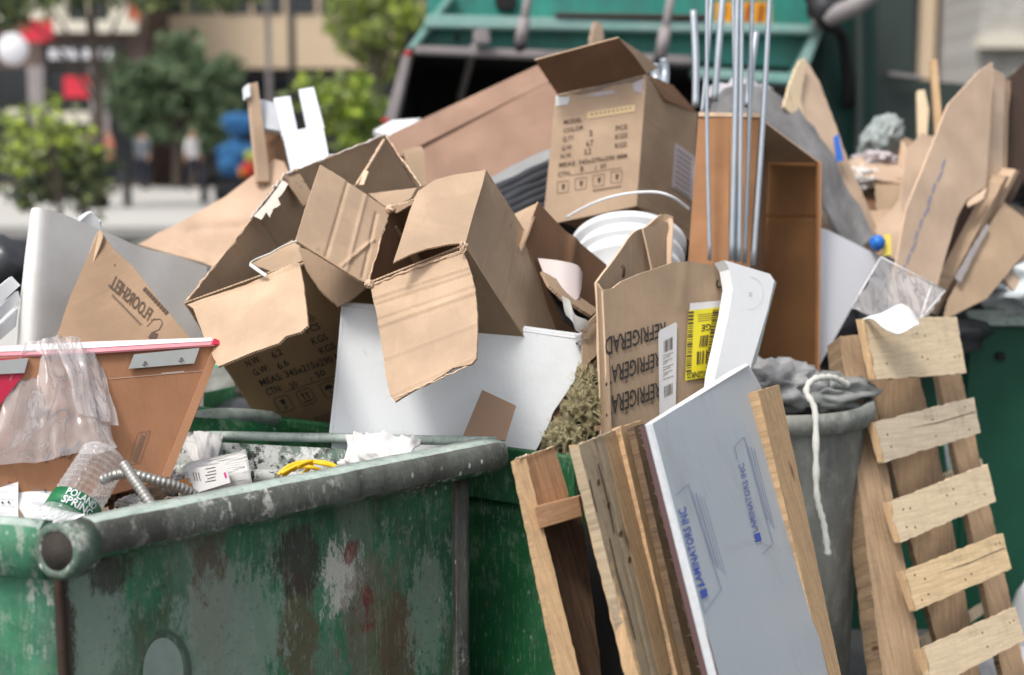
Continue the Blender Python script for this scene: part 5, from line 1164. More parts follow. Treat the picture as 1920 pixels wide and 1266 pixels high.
for k, (a, b) in enumerate(((1245, 118), (1228, 128))):
    lone(tube('metal_bracket', [P(a, b - 8, 3.95), P(a + 2, b + 20, 3.95), P(a, b + 48, 3.92)], .014 + .004 * k, GALV, seg=8), ('galvanised metal tube end just behind the printed carton, the upright one', 'short pale metal stub left of the upright tube end behind the printed carton')[k], 'metal tube')

# ---- tall orange-brown box with conduits standing in it
ob = thing('cardboard_box', P(1420, 720, 3.6), 'tall narrow orange-brown box, open at the right, with metal rods in front', 'cardboard box')
sheet('front_panel', [(1310, 220, 3.46), (1368, 221, 3.46), (1366, 500, 3.40), (1290, 500, 3.40)], KO, ob, th=.006, edge=KL, udir=(1310, 220, 1290, 500))
sheet('front_panel', [(1366, 221, 3.462), (1424, 222, 3.47), (1404, 520, 3.41), (1364, 520, 3.402)], KO, ob, th=.006, edge=KL)
sheet('top_edge', [(1310, 218, 3.455), (1424, 220, 3.465), (1428, 224, 3.48), (1310, 222, 3.47)], KEP, ob, th=.012)
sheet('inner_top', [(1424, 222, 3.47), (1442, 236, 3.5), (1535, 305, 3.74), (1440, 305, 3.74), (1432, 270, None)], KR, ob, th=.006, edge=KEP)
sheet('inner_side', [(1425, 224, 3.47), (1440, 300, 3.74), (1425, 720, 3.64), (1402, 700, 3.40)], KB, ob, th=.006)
sheet('inner_back', [(1436, 300, 3.75), (1535, 304, 3.75), (1531, 722, 3.64), (1405, 700, 3.64)], cardboard('box_inside_shade', (.16, .075, .028), .1, .2), ob, th=.006, bend=.001, creases=[(1436, 408, 1535, 408, -.004, .006)])  # inside darkened in its colour to paint the shade there
sheet('outer_edge', [(1531, 300, 3.74), (1537, 305, 3.72), (1533, 722, 3.62), (1528, 722, 3.64)], KO, ob, th=.006)
rods = [(1326, -40, 1331, 488, 3.36, .0055), (1336, -40, 1316, 215, 3.48, .006), (1384, -60, 1372, 488, 3.34, .0085), (1392, -60, 1386, 490, 3.33, .0055), (1374, -60, 1380, 492, 3.36, .006), (1412, -60, 1396, 494, 3.37, .006), (1446, -60, 1412, 498, 3.35, .0075), (1300, 20, 1304, 200, 3.6, .011), (1358, -40, 1340, 190, 3.7, .010), (1418, 60, 1402, 200, 3.6, .011)]
rl = ['thinnest rod, leftmost, in front of the left orange panel', 'rod leaning left behind the orange box top', 'thickest bright rod of the middle bundle', 'right neighbour of the thick rod in the middle bundle', 'rod squeezed behind the thick one in the middle bundle', 'rod just right of the middle bundle, before the orange edge', 'rightmost long rod crossing the dark opening', 'short stubby dull tube at the box left corner, behind', 'dull tube leaning right, behind the left rods', 'short dull tube behind, ending at the box top right']
for k, (a, b, c_, d_, dd_, r_) in enumerate(rods):
    jx = random.uniform(-3, 3)
    lone(tube('metal_rod', [P(a, b, dd_ + .04), P((a + c_) / 2 + jx, (b + d_) / 2, dd_ + .02), P(c_, d_, dd_)], r_, GALV, seg=10), 'galvanised ' + rl[k], 'metal rod', 'metal rods standing by the orange box')
# ---- grey membrane arching behind the box
lone(loft('roofing_membrane', [(1335, 200, 4.0), (1360, 165, 4.05), (1420, 160, 4.1), (1480, 195, 4.1), (1540, 255, 4.05), (1580, 330, 4.0), (1640, 440, 3.9)], [(1330, 330, 3.9), (1380, 300, 3.9), (1430, 290, 3.9), (1480, 300, 3.9), (1520, 330, 3.88), (1550, 400, 3.86), (1600, 480, 3.84)], MEMB, nb=12, th=.012, wob=.02), 'crumpled dark grey roofing membrane arched behind the orange-brown box', 'roofing membrane')
lone(blob('plastic_bag', P(1385, 180, 4.15), .07, simple('pale_lilac_plastic', (.48, .46, .49), .4, .15, 9), None, 4, .4, 2, (1.5, 1, .7), ridge=True), 'pale translucent plastic bag crumpled behind the metal rods', 'plastic bag')
# ---- white tapering board
wt = lone(sheet('foam_board', [(1540, 428, 3.78), (1550, 430, None), (1600, 455, None), (1650, 480, 3.85), (1640, 500, None), (1520, 716, 3.66), (1526, 600, None)], simple('white_laminate', (.64, .65, .69), .6, .04, 5), th=.015), 'white tapering board wedged between the orange-brown box and the pallet', 'board')

KD_[0] = 1.0
# ================================================================== PLANKS, PALLETS, PANEL
def plank(name, pts, mat, par=None, th=.02, **k):
    al = k.pop('along', False); kw = dict(bend=.0, rag=.0022, edge=k.pop('edge', None)); kw.update(k)
    j = 3 if al else 1
    return sheet(name, pts, mat, par, th=th, udir=(pts[0][0], pts[0][1], pts[j][0], pts[j][1]), **kw)
def down(x0, y0, x1, y1, Yt): # continue a line to pixel row Yt
    return x1 + (x1 - x0) * (Yt - y1) / (y1 - y0)
YB = 2080; YR = 1750
pw = thing('stud_offcut', at_z(P(1060, 1266, 2.6), 0), 'rough reddish wood frame of stud and cross block, leftmost of the leaning lumber', 'lumber')
plank('stud', [(984, 857, 2.72), (1040, 838, 2.80), (1066, 925, None), (1066, 940, 2.79), (1012, 962, None), (1012, 968, 2.71)], WRED, pw, th=.018)
plank('stud_edge', [(965, 862, 2.69), (986, 857, 2.72), (down(986, 857, 1088, 1266, YB), YB, 2.42), (down(965, 862, 1050, 1266, YB), YB, 2.39)], WPINE, pw, th=.015)
plank('stud', [(1010, 990, 2.715), (1092, 968, 2.86), (down(1092, 968, 1128, 1266, YB), YB, 2.58), (down(1012, 992, 1072, 1266, YB), YB, 2.44)], WDARK, pw, th=.018)
hexa('cross_block', [P(1012, 992, 2.66), P(1092, 968, 2.70), P(1086, 962, 2.80), P(1016, 985, 2.76), P(1002, 950, 2.66), P(1085, 930, 2.70), P(1096, 926, 2.80), P(1018, 944, 2.76)], WRED, pw, .0015)
plank('back_board', [(1050, 985, 2.95), (1130, 985, 3.0), (1220, 1500, 2.8), (1140, 1500, 2.75)], HOP, pw, th=.01)  # black sheet added to paint the shaded gap between the lumber
rag_edge(pw, (966, 861, 2.688), (1038, 838, 2.795), .003, 20, WPALE, 1.6, 'splintered_edge')

p2 = thing('wooden_plank', at_z(P(1180, 1266, 2.6), 0), 'wide grey and tan weathered plank leaning second from left', 'plank')
b0, b1_ = down(1085, 833, 1195, 1266, YB), down(1160, 805, 1258, 1266, YB)
pf = plank('plank_face', [(1085, 834, 2.64), (1160, 805, 2.79), (b1_, YB, 2.48), (b0, YB, 2.34)], WGREY, p2, th=.02, bend=.001, creases=[(1118, 822, 1222, 1266, -.002, .004)])
plank('plank_side', [(1066, 835, 2.655), (1086, 834, 2.638), (b0 + 1, YB, 2.335), (b0 - 32, YB, 2.35)], WPINE, p2, th=.012)
sheet('yellow_strip', [(1132, 818), (1158, 807), (1200, 985), (1256, 1262), (1236, 1270), (1176, 1010)], WPINE, p2, th=.0005, on=pl_of(pf), off=.0016, rag=.0015)
CRK = simple('wood_crack', (.045, .03, .02), .9)
for cs_ in ([(1121, 870), (1128, 905), (1139, 948), (1150, 1000)], [(1140, 1010), (1158, 1080), (1172, 1130), (1190, 1200)], [(1104, 900), (1112, 935), (1118, 960)]):
    marks(pf, stroke([(x + random.uniform(-1.5, 1.5), y) for x, y in cs_], 1.8), CRK, p2, 'long_crack', .0024)
for a, b in ((1122, 905), (1141, 948), (1180, 1050), (1164, 1001)): sheet('knot', [(a + 3 * math.cos(k * .9), b + 7 * math.sin(k * .9)) for k in range(7)], simple('dark_knot', (.11, .055, .03), .8), p2, th=.0004, on=pl_of(pf), off=.0008)
rag_edge(p2, (1086, 833, 2.637), (1160, 804, 2.787), .002, 20, WPALE, 1.6, 'splintered_edge')
p3 = thing('wooden_plank', at_z(P(1280, 1266, 2.7), 0), 'thin tan plank with long scuffed dirty streak, right beside the white panel edge', 'plank')
plank('plank_face', [(1163, 801, 2.80), (1208, 787, 2.89), (down(1208, 787, 1312, 1266, YB), YB, 2.58), (down(1163, 801, 1270, 1266, YB), YB, 2.49)], WPINE, p3, th=.02)
pd = plank('dirty_batten', [(1188, 800, 2.775), (1216, 792, 2.83), (down(1216, 792, 1330, 1266, YB), YB, 2.55), (down(1190, 800, 1297, 1266, YB), YB, 2.47)], WDIRT, p3, th=.015, rag=.002)
# frayed nails/fibres along the dirty batten
vs, fs = [], []; pq = pl_of(pd)
for k in range(520):
    t = random.random() ** 1.1; y = 800 + t * 560; x = down(1200, 792, 1314, 1266, y) + random.uniform(-9, 12)
    p = pq.at(x, y) + pq.n * .001; L = random.uniform(.006, .02); d_ = Vector((random.uniform(-.4, .4), -.25, random.uniform(-.6, .25))).normalized() * L
    w_ = Vector((0, 0, .0006)); i = len(vs); vs += [p, p + w_, p + d_ + pq.n * .003 + w_ * .3, p + d_ + pq.n * .003]; fs.append([i, i + 1, i + 2, i + 3])
o = newobj('wood_fibres', vs, fs, simple('wood_fibre', (.42, .33, .24), .9, .4, 30), parent=p3); o['kind'] = 'stuff'
# laminated panel
pn = thing('laminated_board', at_z(P(1380, 1266, 2.7), 0), 'blue-grey film covered panel with white core and blue lettering, leaning at centre right', 'panel')
x1_, x2_ = down(1224, 794, 1347, 1266, YB), down(1424, 722, 1552, 1266, YR)
ps = sheet('panel_face', [(1224, 794, 2.62), (1404, 684, 3.28), (1426, 724, None), (x2_, YR, 2.90), (x1_, YB, 2.30)], PANEL, pn, th=.003, bend=.0015, bfreq=2, udir=(1224, 794, 1404, 684))
sheet('core', [(1209, 797, 2.60), (1222, 794, 2.615), (x1_ - 2, YB, 2.295), (x1_ - 28, YB, 2.28)], CORE, pn, th=.012, rag=.001)
MEL = simple('brown_laminate_line', (.12, .07, .07), .6)
sheet('laminate_line', [(1207.5, 798, 2.598), (1209.5, 797, 2.60), (x1_ - 27, YB, 2.279), (x1_ - 30, YB, 2.277)], MEL, pn, th=.012)
sheet('laminate_line', [(1221, 794.5, 2.613), (1224, 794, 2.618), (x1_ + 1, YB, 2.296), (x1_ - 3, YB, 2.293)], MEL, pn, th=.010)
sheet('top_edge', [(1208, 797, 2.602), (1224, 794, 2.62), (1404, 684, 3.28), (1398, 682, 3.30), (1370, 695, None)], simple('white_top_edge', (.76, .76, .75), .8, .05, 30), pn, th=.003)
PPn = pl_of(ps)
def strip_(pts, w=1.1, m_=INKG, off=.0022): marks(ps, stroke(pts, w), m_, pn, off=off)
strip_([(1290, 908), (1352, 1105), (1321, 1150), (1312, 1118)]); strip_([(1290, 908), (1266, 930)])
write(ps, 'LAMINATORS INC', [(1318, 1096), (1284, 950), (1271, 956), (1306, 1100)], INKBL, pn, off=.0024)
marks(ps, [[(1311, 1108), (1323, 1103), (1326, 1118), (1315, 1124)], [(1309, 1098), (1320, 1094), (1321, 1098), (1310, 1102)]], INKBL, pn, 'printed_logo', .0024)
for k in range(4):
    x = 1297 + k * 7; strip_([(x, 922 + k * 3), (x + 41, 1058 + k * 6)], 1.4 if k == 1 else .8, INKG)
strip_([(1394, 820), (1448, 1020), (1428, 1040)], 1); strip_([(1394, 820), (1376, 838), (1382, 862)], 1)
write(ps, 'LAMINATORS INC', [(1420, 996), (1393, 868), (1384, 872), (1411, 1000)], simple('faded_blue_ink', (.16, .19, .42), .6), pn, off=.0024)
marks(ps, [[(1413, 1002), (1423, 999), (1426, 1014), (1416, 1018)]], INKBL, pn, 'printed_logo', .0024)
for k in range(3): x = 1400 + k * 6; strip_([(x, 836 + k * 3), (x + 38, 975 + k * 8)], .9, INKG)
sc_ = simple('scratch', (.52, .56, .58), .4)
strip_([(1360, 1028), (1390, 1012), (1420, 1012), (1450, 1026)], 1.2, sc_); strip_([(1362, 1034), (1392, 1018), (1422, 1018)], .9, sc_)
# plank right of the panel
p4_ = lone(plank('wooden_plank', [(1421, 733, 3.22), (1461, 721, 3.33), (down(1461, 721, 1577, 1266, YR), YR, 3.02), (down(1423, 735, 1548, 1266, YR), YR, 2.95)], WPINE, th=.03), 'long orange-tan plank standing along the right edge of the blue-grey panel', 'plank')

# ---- dusty rubber barrel with rope
br = thing('barrel', at_z(P(1500, 1266, 3.75), 0), 'dusty grey rubber trash barrel behind the panel with a white rope over it', 'barrel')
bc_ = at_z(P(1442, 900, 3.80), 0); zt = P(1490, 742, 3.80).z
lathe('barrel_body', [(.0, .02), (.20, .02), (.22, .06), (.235, .5), (.245, zt - .05), (.25, zt - .04)], bc_, (0, 0, 1), RUBB, br, 48, lambda a, h: 1 + .015 * math.sin(3 * a + 4 * h) + .01 * math.sin(9 * a))
lathe('barrel_rim', [(.235, zt - .055), (.262, zt - .05), (.268, zt - .02), (.262, zt + .004), (.24, zt), (.236, zt - .03)], bc_, (0, 0, 1), RUBB, br, 48, lambda a, h: 1 + .012 * math.sin(4 * a))
lone(blob('plastic_wrap', P(1440, 722, 3.72), .11, simple('dusty_clear_wrap', (.34, .34, .34), .35, .3, 9), None, 4, .45, 2.3, (1.2, 1, .6), ridge=True), 'crumpled dusty plastic wrap spilling over the barrel rim', 'plastic wrap')
lone(blob('plastic_wrap', P(1530, 735, 3.75), .10, simple('dusty_grey_wrap', (.24, .25, .24), .4, .3, 9), None, 4, .45, 2.3, (1.4, 1, .5), ridge=True), 'second clump of grey wrap at the right of the barrel top', 'plastic wrap')
lone(tube('rope', [P(1590, 722, 3.6), P(1560, 708, 3.56), P(1525, 712, 3.52), P(1512, 735, 3.5), P(1528, 770, 3.48), P(1530, 850, 3.46), P(1532, 930, 3.46), P(1545, 985, 3.47), P(1553, 1042, 3.48)], .009, ROPE, seg=10, rfun=lambda i, n, L: .0078 + .0016 * math.sin(L * 260) + .001 * noise.noise(Vector((L * 30, 0, 0)))), 'white rope draped down over the grey barrel', 'rope')

# ---- pallet at right
YB = 1545
pt = thing('pallet', at_z(P(1750, 1266, 3.7), 0), 'pale slatted wooden pallet leaning on end at the right', 'pallet')
def PS(*a): return a
plank('stringer', [(1575, 630, 3.78), (1618, 627, 3.80), (down(1618, 627, 1735, 1266, YB), YB, 3.42), (down(1575, 630, 1655, 1266, YB), YB, 3.40)], WMID, pt, th=.09)
plank('stringer', [(1625, 690, 3.96), (1722, 700, 3.97), (1760, 850, None), (down(1722, 700, 1835, 1266, YB), YB, 3.6), (down(1680, 700, 1790, 1266, YB), YB, 3.6)], WMID, pt, th=.035)
plank('stringer', [(1758, 700, 4.08), (1800, 690, 4.09), (down(1800, 690, 1925, 1266, YB), YB, 3.74), (down(1758, 700, 1880, 1266, YB), YB, 3.73)], WMID, pt, th=.035)
WPALE2 = wood('pale_grey_pine', (.60, .50, .37), .75, .5, .8); WPALE3 = wood('yellow_pine', (.70, .52, .31), .7, .35, .8); NAILS = simple('dark_split_brown', (.12, .08, .05), .9); NAIL = simple('rusty_nail', (.10, .06, .045), .6, .2, 9)
sl = [((1618, 598), (1794, 594), (1812, 700), (1640, 712)), ((1640, 792), (1826, 745), (1839, 812), (1656, 868)), ((1668, 942), (1852, 870), (1868, 940), (1688, 1018)), ((1694, 1072), (1880, 1000), (1897, 1066), (1716, 1146)), ((1728, 1218), (1904, 1138), (1922, 1200), (1750, 1290)), ((1760, 1372), (1932, 1285), (1948, 1345), (1782, 1440))]
for k, q in enumerate(sl):
    b = .06 * k
    d0 = 3.70 - b; st_ = plank('slat', [(q[0][0], q[0][1], d0), (q[1][0], q[1][1], d0 + .27), (q[2][0], q[2][1], d0 + .25), (q[3][0], q[3][1], d0 - .02)], (WPALE, WPALE2, WPALE, WPALE3)[k % 4], pt, th=.018, rag=.003, bend=.002, along=True)
    if k in (1, 3): marks(st_, [[quadmap(q, a_, b_) for a_, b_ in ((.3, .35), (.62, .40), (.97, .38), (.99, .41), (.6, .43))]], NAILS, pt, 'long_split', .0006)  # thin dark brown shape drawn along the slat
    for s_ in (.10, .17, .55, .62, .90, .95):
        for t_ in (.28, .72):
            if random.random() < .45: continue
            x_, y_q = quadmap(q, s_ + random.uniform(-.01, .01), t_ + random.uniform(-.1, .1)); w_ = pl_of(st_).at(x_, y_q); u2, v2 = pl_of(st_).uv(w_)
            lathe('nail', [(0, .0012), (.0026, .0008), (.003, 0)], pl_of(st_).pt(u2, v2, .0), pl_of(st_).n, NAIL, st_, 8)
    plank('slat_end', [(q[0][0] - 14, q[0][1] + 1, d0 + .012), (q[0][0] + 1, q[0][1], d0 - .001), (q[3][0] + 1, q[3][1], d0 - .021), (q[3][0] - 12, q[3][1] - 2, d0 - .008)], WPINE, pt, th=.01)
for (a, b, c_, d_, dd_) in ((1590, 952, 1618, 1030, 3.80), (1612, 1100, 1632, 1178, 3.78), (1640, 1248, 1670, 1330, 3.74)): plank('back_slat', [(a, b, dd_), (c_, b - 6, dd_ + .02), (c_ + 12, d_, dd_), (a + 10, d_ - 2, dd_ - .01)], WMID, pt, th=.02)
for (a, b, c_, d_, dd_) in ((1700, 918, 1730, 905, 4.1), (1772, 890, 1840, 860, 4.15), (1725, 1200, 1762, 1180, 4.1), (1812, 1155, 1850, 1130, 4.1)): plank('back_slat', [(a, b, dd_), (c_, d_, dd_ + .05), (c_ + 4, d_ + 14, dd_ + .05), (a + 4, b + 16, dd_)], WPALE, pt, th=.02)
PL['_st'] = pl_of(pt.children[0])
class _O: name = '_st'
marks(_O, stroke([(1664, 1130), (1668, 1164)], 2) + stroke([(1680, 1126), (1684, 1158)], 2) + stroke([(1692, 1122), (1696, 1154)], 2) + stroke([(1666, 1148), (1694, 1140)], 2), INKB, pt, off=.001)
lone(sheet('metal_strip', [(1752, 700, 4.3), (1775, 700, 4.3), (1800, 900, 4.25), (1780, 900, 4.25)], simple('pale_metal', (.35, .42, .40), .4, .2, 5), th=.01), 'pale metal strip hanging behind the pallet slats', 'metal strip')
lone(blob('white_bag', P(1880, 1260, 4.2), .1, simple('white_bag_plastic', (.62, .63, .66), .4, .1, 8), None, 3, .3, 2, (1.2, 1, .8)), 'white plastic bag on the ground behind the pallet foot', 'plastic bag')
lone(blob('white_bag', P(1940, 1200, 4.35), .11, simple('white_bag_plastic_b', (.60, .61, .62), .4, .1, 8), None, 3, .3, 2, (.75, .75, 1.9)), 'small white bag at the extreme right behind the pallet', 'plastic bag')

# ---- far right heap of cardboard
def piece(name, pts, mat, label, cat='cardboard sheet', th=.008, **k):
    return lone(sheet(name, pts, mat, th=th, **k), label, cat)
piece('cardboard_sheet', [(1508, 108, 4.7), (1535, 150, None), (1560, 215, None), (1590, 300, 4.75), (1625, 380, None), (1660, 470, 4.6), (1600, 440, None), (1540, 300, 4.6), (1498, 215, None)], PP, 'tall pointed tan cardboard sheet with a blue mark, right of the grey membrane', rag=.003, edge=KEP)
piece('cardboard_sheet', [(1500, 112, 4.66), (1512, 116, None), (1502, 180, None), (1512, 240, 4.6), (1470, 200, 4.55), (1484, 150, None)], WPALE, 'pale torn strip along the left of the pointed tan sheet', 'wood strip', th=.01, rag=.004)
piece('blue_tape', [(1563, 258, 4.6), (1572, 250, 4.6), (1582, 300, 4.6), (1568, 305, 4.6)], simple('bright_blue', (.05, .17, .62), .5), 'bright blue tape patch on the pointed tan sheet', 'tape', th=.002)
rp = thing('cardboard_stack', P(1780, 560, 4.5), 'big folded pinkish kraft cartons standing in the right hand bin', 'cardboard stack')
rfp = sheet('large_panel', [(1862, 116, 4.55), (1849, 350, 4.45), (1812, 376, None), (1794, 410, 4.38), (1742, 592, 4.2), (1668, 565, 4.18), (1700, 392, 4.25), (1778, 196, 4.4), (1838, 132, None)], PP, rp, th=.008, bend=.004, rag=.001, edge=KEP)
sheet('folded_panel', [(1862, 128, 4.62), (1885, 140, 4.66), (1880, 320, 4.58), (1865, 345, None), (1852, 350, 4.5)], PP, rp, th=.01, edge=KEP)
sheet('folded_panel', [(1882, 150, 4.72), (1892, 150, 4.72), (1888, 320, 4.6), (1872, 350, 4.55), (1880, 250, None)], KD, rp, th=.01)
sheet('painted_gap_dark', [(1885, 150, 4.85), (1990, 60, 5.0), (1960, 260, 4.8), (1780, 600, 4.45), (1740, 580, 4.4), (1800, 400, 4.6)], cardboard('cardboard_gap_shade', (.07, .045, .035), 0, .2), rp, th=.01)  # very dark sheet painting in the shaded gaps between cartons
for (a_, b_, c_, d_, dd_, m_) in ((1889, 150, 1872, 350, 4.68, KL), (1904, 165, 1885, 350, 4.75, KEP), (1905, 318, 1768, 588, 4.42, KL), (1886, 330, 1752, 592, 4.36, KR)):
    sheet('sheet_edge', [(a_, b_, dd_ + .1), (a_ + 7, b_ + 2, dd_ + .12), (c_ + 6, d_, dd_ + .01), (c_, d_ - 3, dd_)], m_, rp, th=.05, rag=.003)  # thin strips whose paler cardboard colours paint in lit edges
sheet('torn_fold', [(1812, 378, 4.4), (1850, 352, 4.42), (1845, 372, None), (1815, 388, 4.38)], PP, rp, th=.006, rag=.002)
sheet('shiny_edge', [(1790, 520, 4.3), (1850, 420, 4.42), (1856, 424, 4.42), (1800, 530, 4.3)], SCUF, rp, th=.004, rag=.003)
marks(rfp, [m_ for k in range(10) for m_ in stroke([(1770 - k * 8 + 3 * math.sin(k * 2), 300 + k * 22), (1763 - k * 8, 318 + k * 22)], 3)], INKG, rp, off=.003)
piece('cardboard_sheet', [(1900, 168, 4.9), (1990, 120, 5.0), (1960, 240, 4.95), (1890, 340, 4.8), (1895, 230, None)], PP, 'pinkish cardboard sheet at the far right edge with a red stain', rag=.002)
piece('cardboard_sheet', [(1860, 360, 4.5), (1960, 440, 4.6), (1990, 500, 4.6), (1900, 430, 4.5)], KL, 'light cardboard flap sloping down at the right edge', edge=KEP)
piece('cardboard_sheet', [(1780, 560, 4.3), (1880, 380, 4.5), (1950, 440, 4.5), (1850, 560, 4.35), (1770, 600, 4.25)], KR, 'brown folded cardboard lying right of the dark folded carton')
piece('cardboard_sheet', [(1640, 340, 4.9), (1700, 330, 4.92), (1745, 300, 4.95), (1720, 420, 4.8), (1650, 470, 4.8)], KR, 'brown cardboard sheet behind the small twigs of the right heap', rag=.004)
piece('cardboard_sheet', [(1690, 262, 5.0), (1720, 300, 4.98), (1760, 330, 4.95), (1730, 420, 4.85), (1668, 400, 4.9)], KL, 'light pointed cardboard piece in the middle of the right heap', rag=.004)
piece('cardboard_sheet', [(1600, 360, 4.95), (1660, 350, 5.0), (1680, 470, 4.8), (1620, 450, 4.8)], KB, 'darker brown cardboard just right of the pointed tan sheet', rag=.004)
piece('cardboard_sheet', [(1640, 430, 4.6), (1690, 370, 4.7), (1700, 500, 4.5), (1670, 520, 4.5)], PP, 'pale pink cardboard triangle above the clear plastic tray', rag=.003)
piece('wood_stick', [(1720, 170, 5.1), (1734, 168, 5.1), (1742, 205, None), (1738, 262, 5.05), (1722, 262, 5.05)], WPALE, 'short pale wood stick standing in the right heap', 'wood stick', th=.02)
piece('wood_stick', [(1745, 112, 5.15), (1757, 110, 5.15), (1770, 265, 5.05), (1755, 265, 5.05)], WPINE, 'long thin wood stick standing beside the short pale one', 'wood stick', th=.02)
vb = lone(blob('white_bag', P(1650, 262, 5.2), .085, simple('pale_translucent_plastic', (.33, .37, .36), .35, .25, 9), None, 4, .4, 2.2, (.7, 1, 1.1), ridge=True, rot=.6), 'pale translucent plastic bag standing up in the right heap', 'plastic bag')
lone(blob('crumpled_paper', P(1610, 335, 4.95), .05, PAPER, None, 4, .6, 2.5, (1.3, 1, .8), ridge=True), 'crumpled white paper left of the brown sheets in the right heap', 'paper')
lone(blob('crumpled_paper', P(1640, 300, 5.0), .045, LABP, None, 4, .6, 2.5, (1.6, 1, .6), ridge=True), 'pinkish white crumpled paper under the translucent bag', 'paper')
for k, (a, b, r_, m_) in enumerate(((1580, 520, .2, TRASH), (1700, 480, .3, TRASH), (1850, 520, .25, TRASH))):
    pass
lone(blob('white_plastic_bag', P(1890, 528, 4.6), .17, simple('bluish_white_bag', (.56, .61, .63), .35, .15, 7), None, 4, .5, 2.2, (1.3, 1, .55), ridge=True), 'bluish white plastic bag on the rim of the right bin', 'plastic bag')
lone(blob('black_bag', P(1930, 370, 5.2), .22, BAGK, None, 4, .4, 2.0, (1, 1, .9), ridge=True), 'black trash bag behind the cartons at the right edge', 'trash bag')
lone(blob('black_bag', P(1640, 600, 4.6), .20, BAGK, None, 4, .4, 2.0, (1.6, 1, .9), ridge=True), 'black trash bag low behind the top of the pallet', 'trash bag')
lone(blob('mixed_trash_heap', P(1720, 560, 5.2), .5, TRASH, None, 4, .4, 2.0, (1.2, .7, .9), ridge=True), 'brown mixed trash filling the bin under the right heap', 'trash')
lone(blob('plastic_stopper', P(1645, 455, 4.3), .024, simple('blue_plastic', (.03, .18, .62), .3), None, 3, .1, 2), 'bright blue plastic stopper above the clear tray', 'stopper')
lone(sheet('yellow_scrap', [(1658, 438, 4.32), (1670, 440, 4.32), (1672, 478, 4.3), (1656, 480, 4.3)], simple('yellow_plastic', (.75, .62, .12), .4), th=.006), 'small yellow plastic scrap beside the blue stopper', 'plastic scrap')
for k, (pts, m_, lb_) in enumerate((
  ([(1648, 240, 5.3), (1712, 262, 5.3), (1740, 420, 5.1), (1660, 470, 5.05), (1632, 360, 5.15)], KR, 'brown cardboard sheet leaning behind the translucent bag of the right heap'),
  ([(1700, 280, 4.85), (1728, 250, 4.9), (1770, 262, 4.9), (1750, 350, 4.8), (1700, 470, 4.7), (1682, 420, 4.7)], PP, 'pale tan cardboard sheet tucked against the left edge of the big pink cartons'),
  ([(1590, 300, 4.95), (1640, 288, 5.0), (1700, 318, 4.95), (1690, 345, 4.9), (1610, 330, 4.9)], PP, 'flat pinkish cardboard strip lying across the right heap'),
  ([(1606, 400, 4.7), (1668, 392, 4.75), (1700, 460, 4.6), (1690, 520, 4.5), (1640, 500, 4.5)], KL, 'light cardboard sheet above the clear tray, left of the pink triangle'),
  ([(1575, 420, 4.55), (1600, 380, 4.6), (1640, 440, 4.5), (1650, 470, 4.45), (1610, 470, 4.45)], KD, 'small tan cardboard piece at the foot of the pointed tan sheet'),
  ([(1862, 180, 5.1), (1905, 130, 5.15), (1925, 150, 5.15), (1905, 330, 4.95), (1870, 380, 4.9)], KR, 'brown cardboard sheet between the big pink cartons and the right edge'),
  ([(1840, 470, 4.42), (1905, 450, 4.5), (1960, 520, 4.5), (1900, 545, 4.42)], PP, 'pinkish cardboard flap over the bluish white bag at right'),
  )):
    piece('cardboard_sheet', pts, m_, lb_, rag=.003, bend=.006, edge=KEP)
# clear plastic tray
ct = thing('plastic_tray', P(1690, 620, 3.9), 'clear glossy plastic tray on top of the pallet', 'plastic tray')
sheet('tray_panel', [(1598, 575, 3.85), (1652, 482, 3.95), (1772, 545, 4.0), (1740, 590, None), (1700, 625, 3.88)], film('tray_film', (.62, .60, .60), .35, .1), ct, th=.002, bend=.022, bfreq=12, rag=.006)
for a, b in (((1598, 575), (1652, 482)), ((1652, 482), (1772, 545)), ((1598, 575), (1700, 628)), ((1700, 628), (1772, 545)), ((1725, 600), (1748, 530))):
    tube('tray_edge', [P(*a, 3.86), P(*b, 3.92)], .0022, simple('clear_edge', (.75, .75, .75), .2, spec=.8), ct, smooth_n=1)
lone(loft('white_plastic_sheet', [(1612, 600, 3.72), (1650, 590, 3.70), (1690, 572, 3.72), (1724, 602, 3.74)], [(1640, 598, 3.66), (1672, 622, 3.65), (1690, 626, 3.65), (1722, 606, 3.70)], FOAM, wob=.01, th=.004), 'white plastic sheet draped over the top slat of the pallet', 'plastic sheet')

# ================================================================== LEFT SIDE
KD_[0] = 1.125
# curved grey-white vinyl sheet with rolled edge
vn = thing('vinyl_sheet', P(200, 640, 3.1), 'large curved off-white vinyl sheet with rolled left edge, standing at far left', 'vinyl sheet')
loft('sheet_body', [(56, 400, 3.01), (60, 390, 2.985), (78, 390, 2.98), (120, 402, 3.03), (185, 430, 3.11), (262, 462, 3.205), (330, 480, 3.29), (388, 500, 3.36)], [(16, 760, 2.94), (28, 760, 2.90), (52, 760, 2.89), (100, 770, 2.945), (170, 790, 3.03), (240, 790, 3.115), (310, 790, 3.20), (380, 790, 3.285)], VINYL, vn, nb=16, th=.003, wob=.003)
lone(loft('foam_strip', [(152, 412, 3.12), (172, 398, 3.13), (186, 418, 3.14)], [(120, 470, 3.14), (150, 480, 3.15), (200, 452, 3.16)], WHT, th=.01), 'white foam strip tip showing above the vinyl sheet edge', 'foam strip')
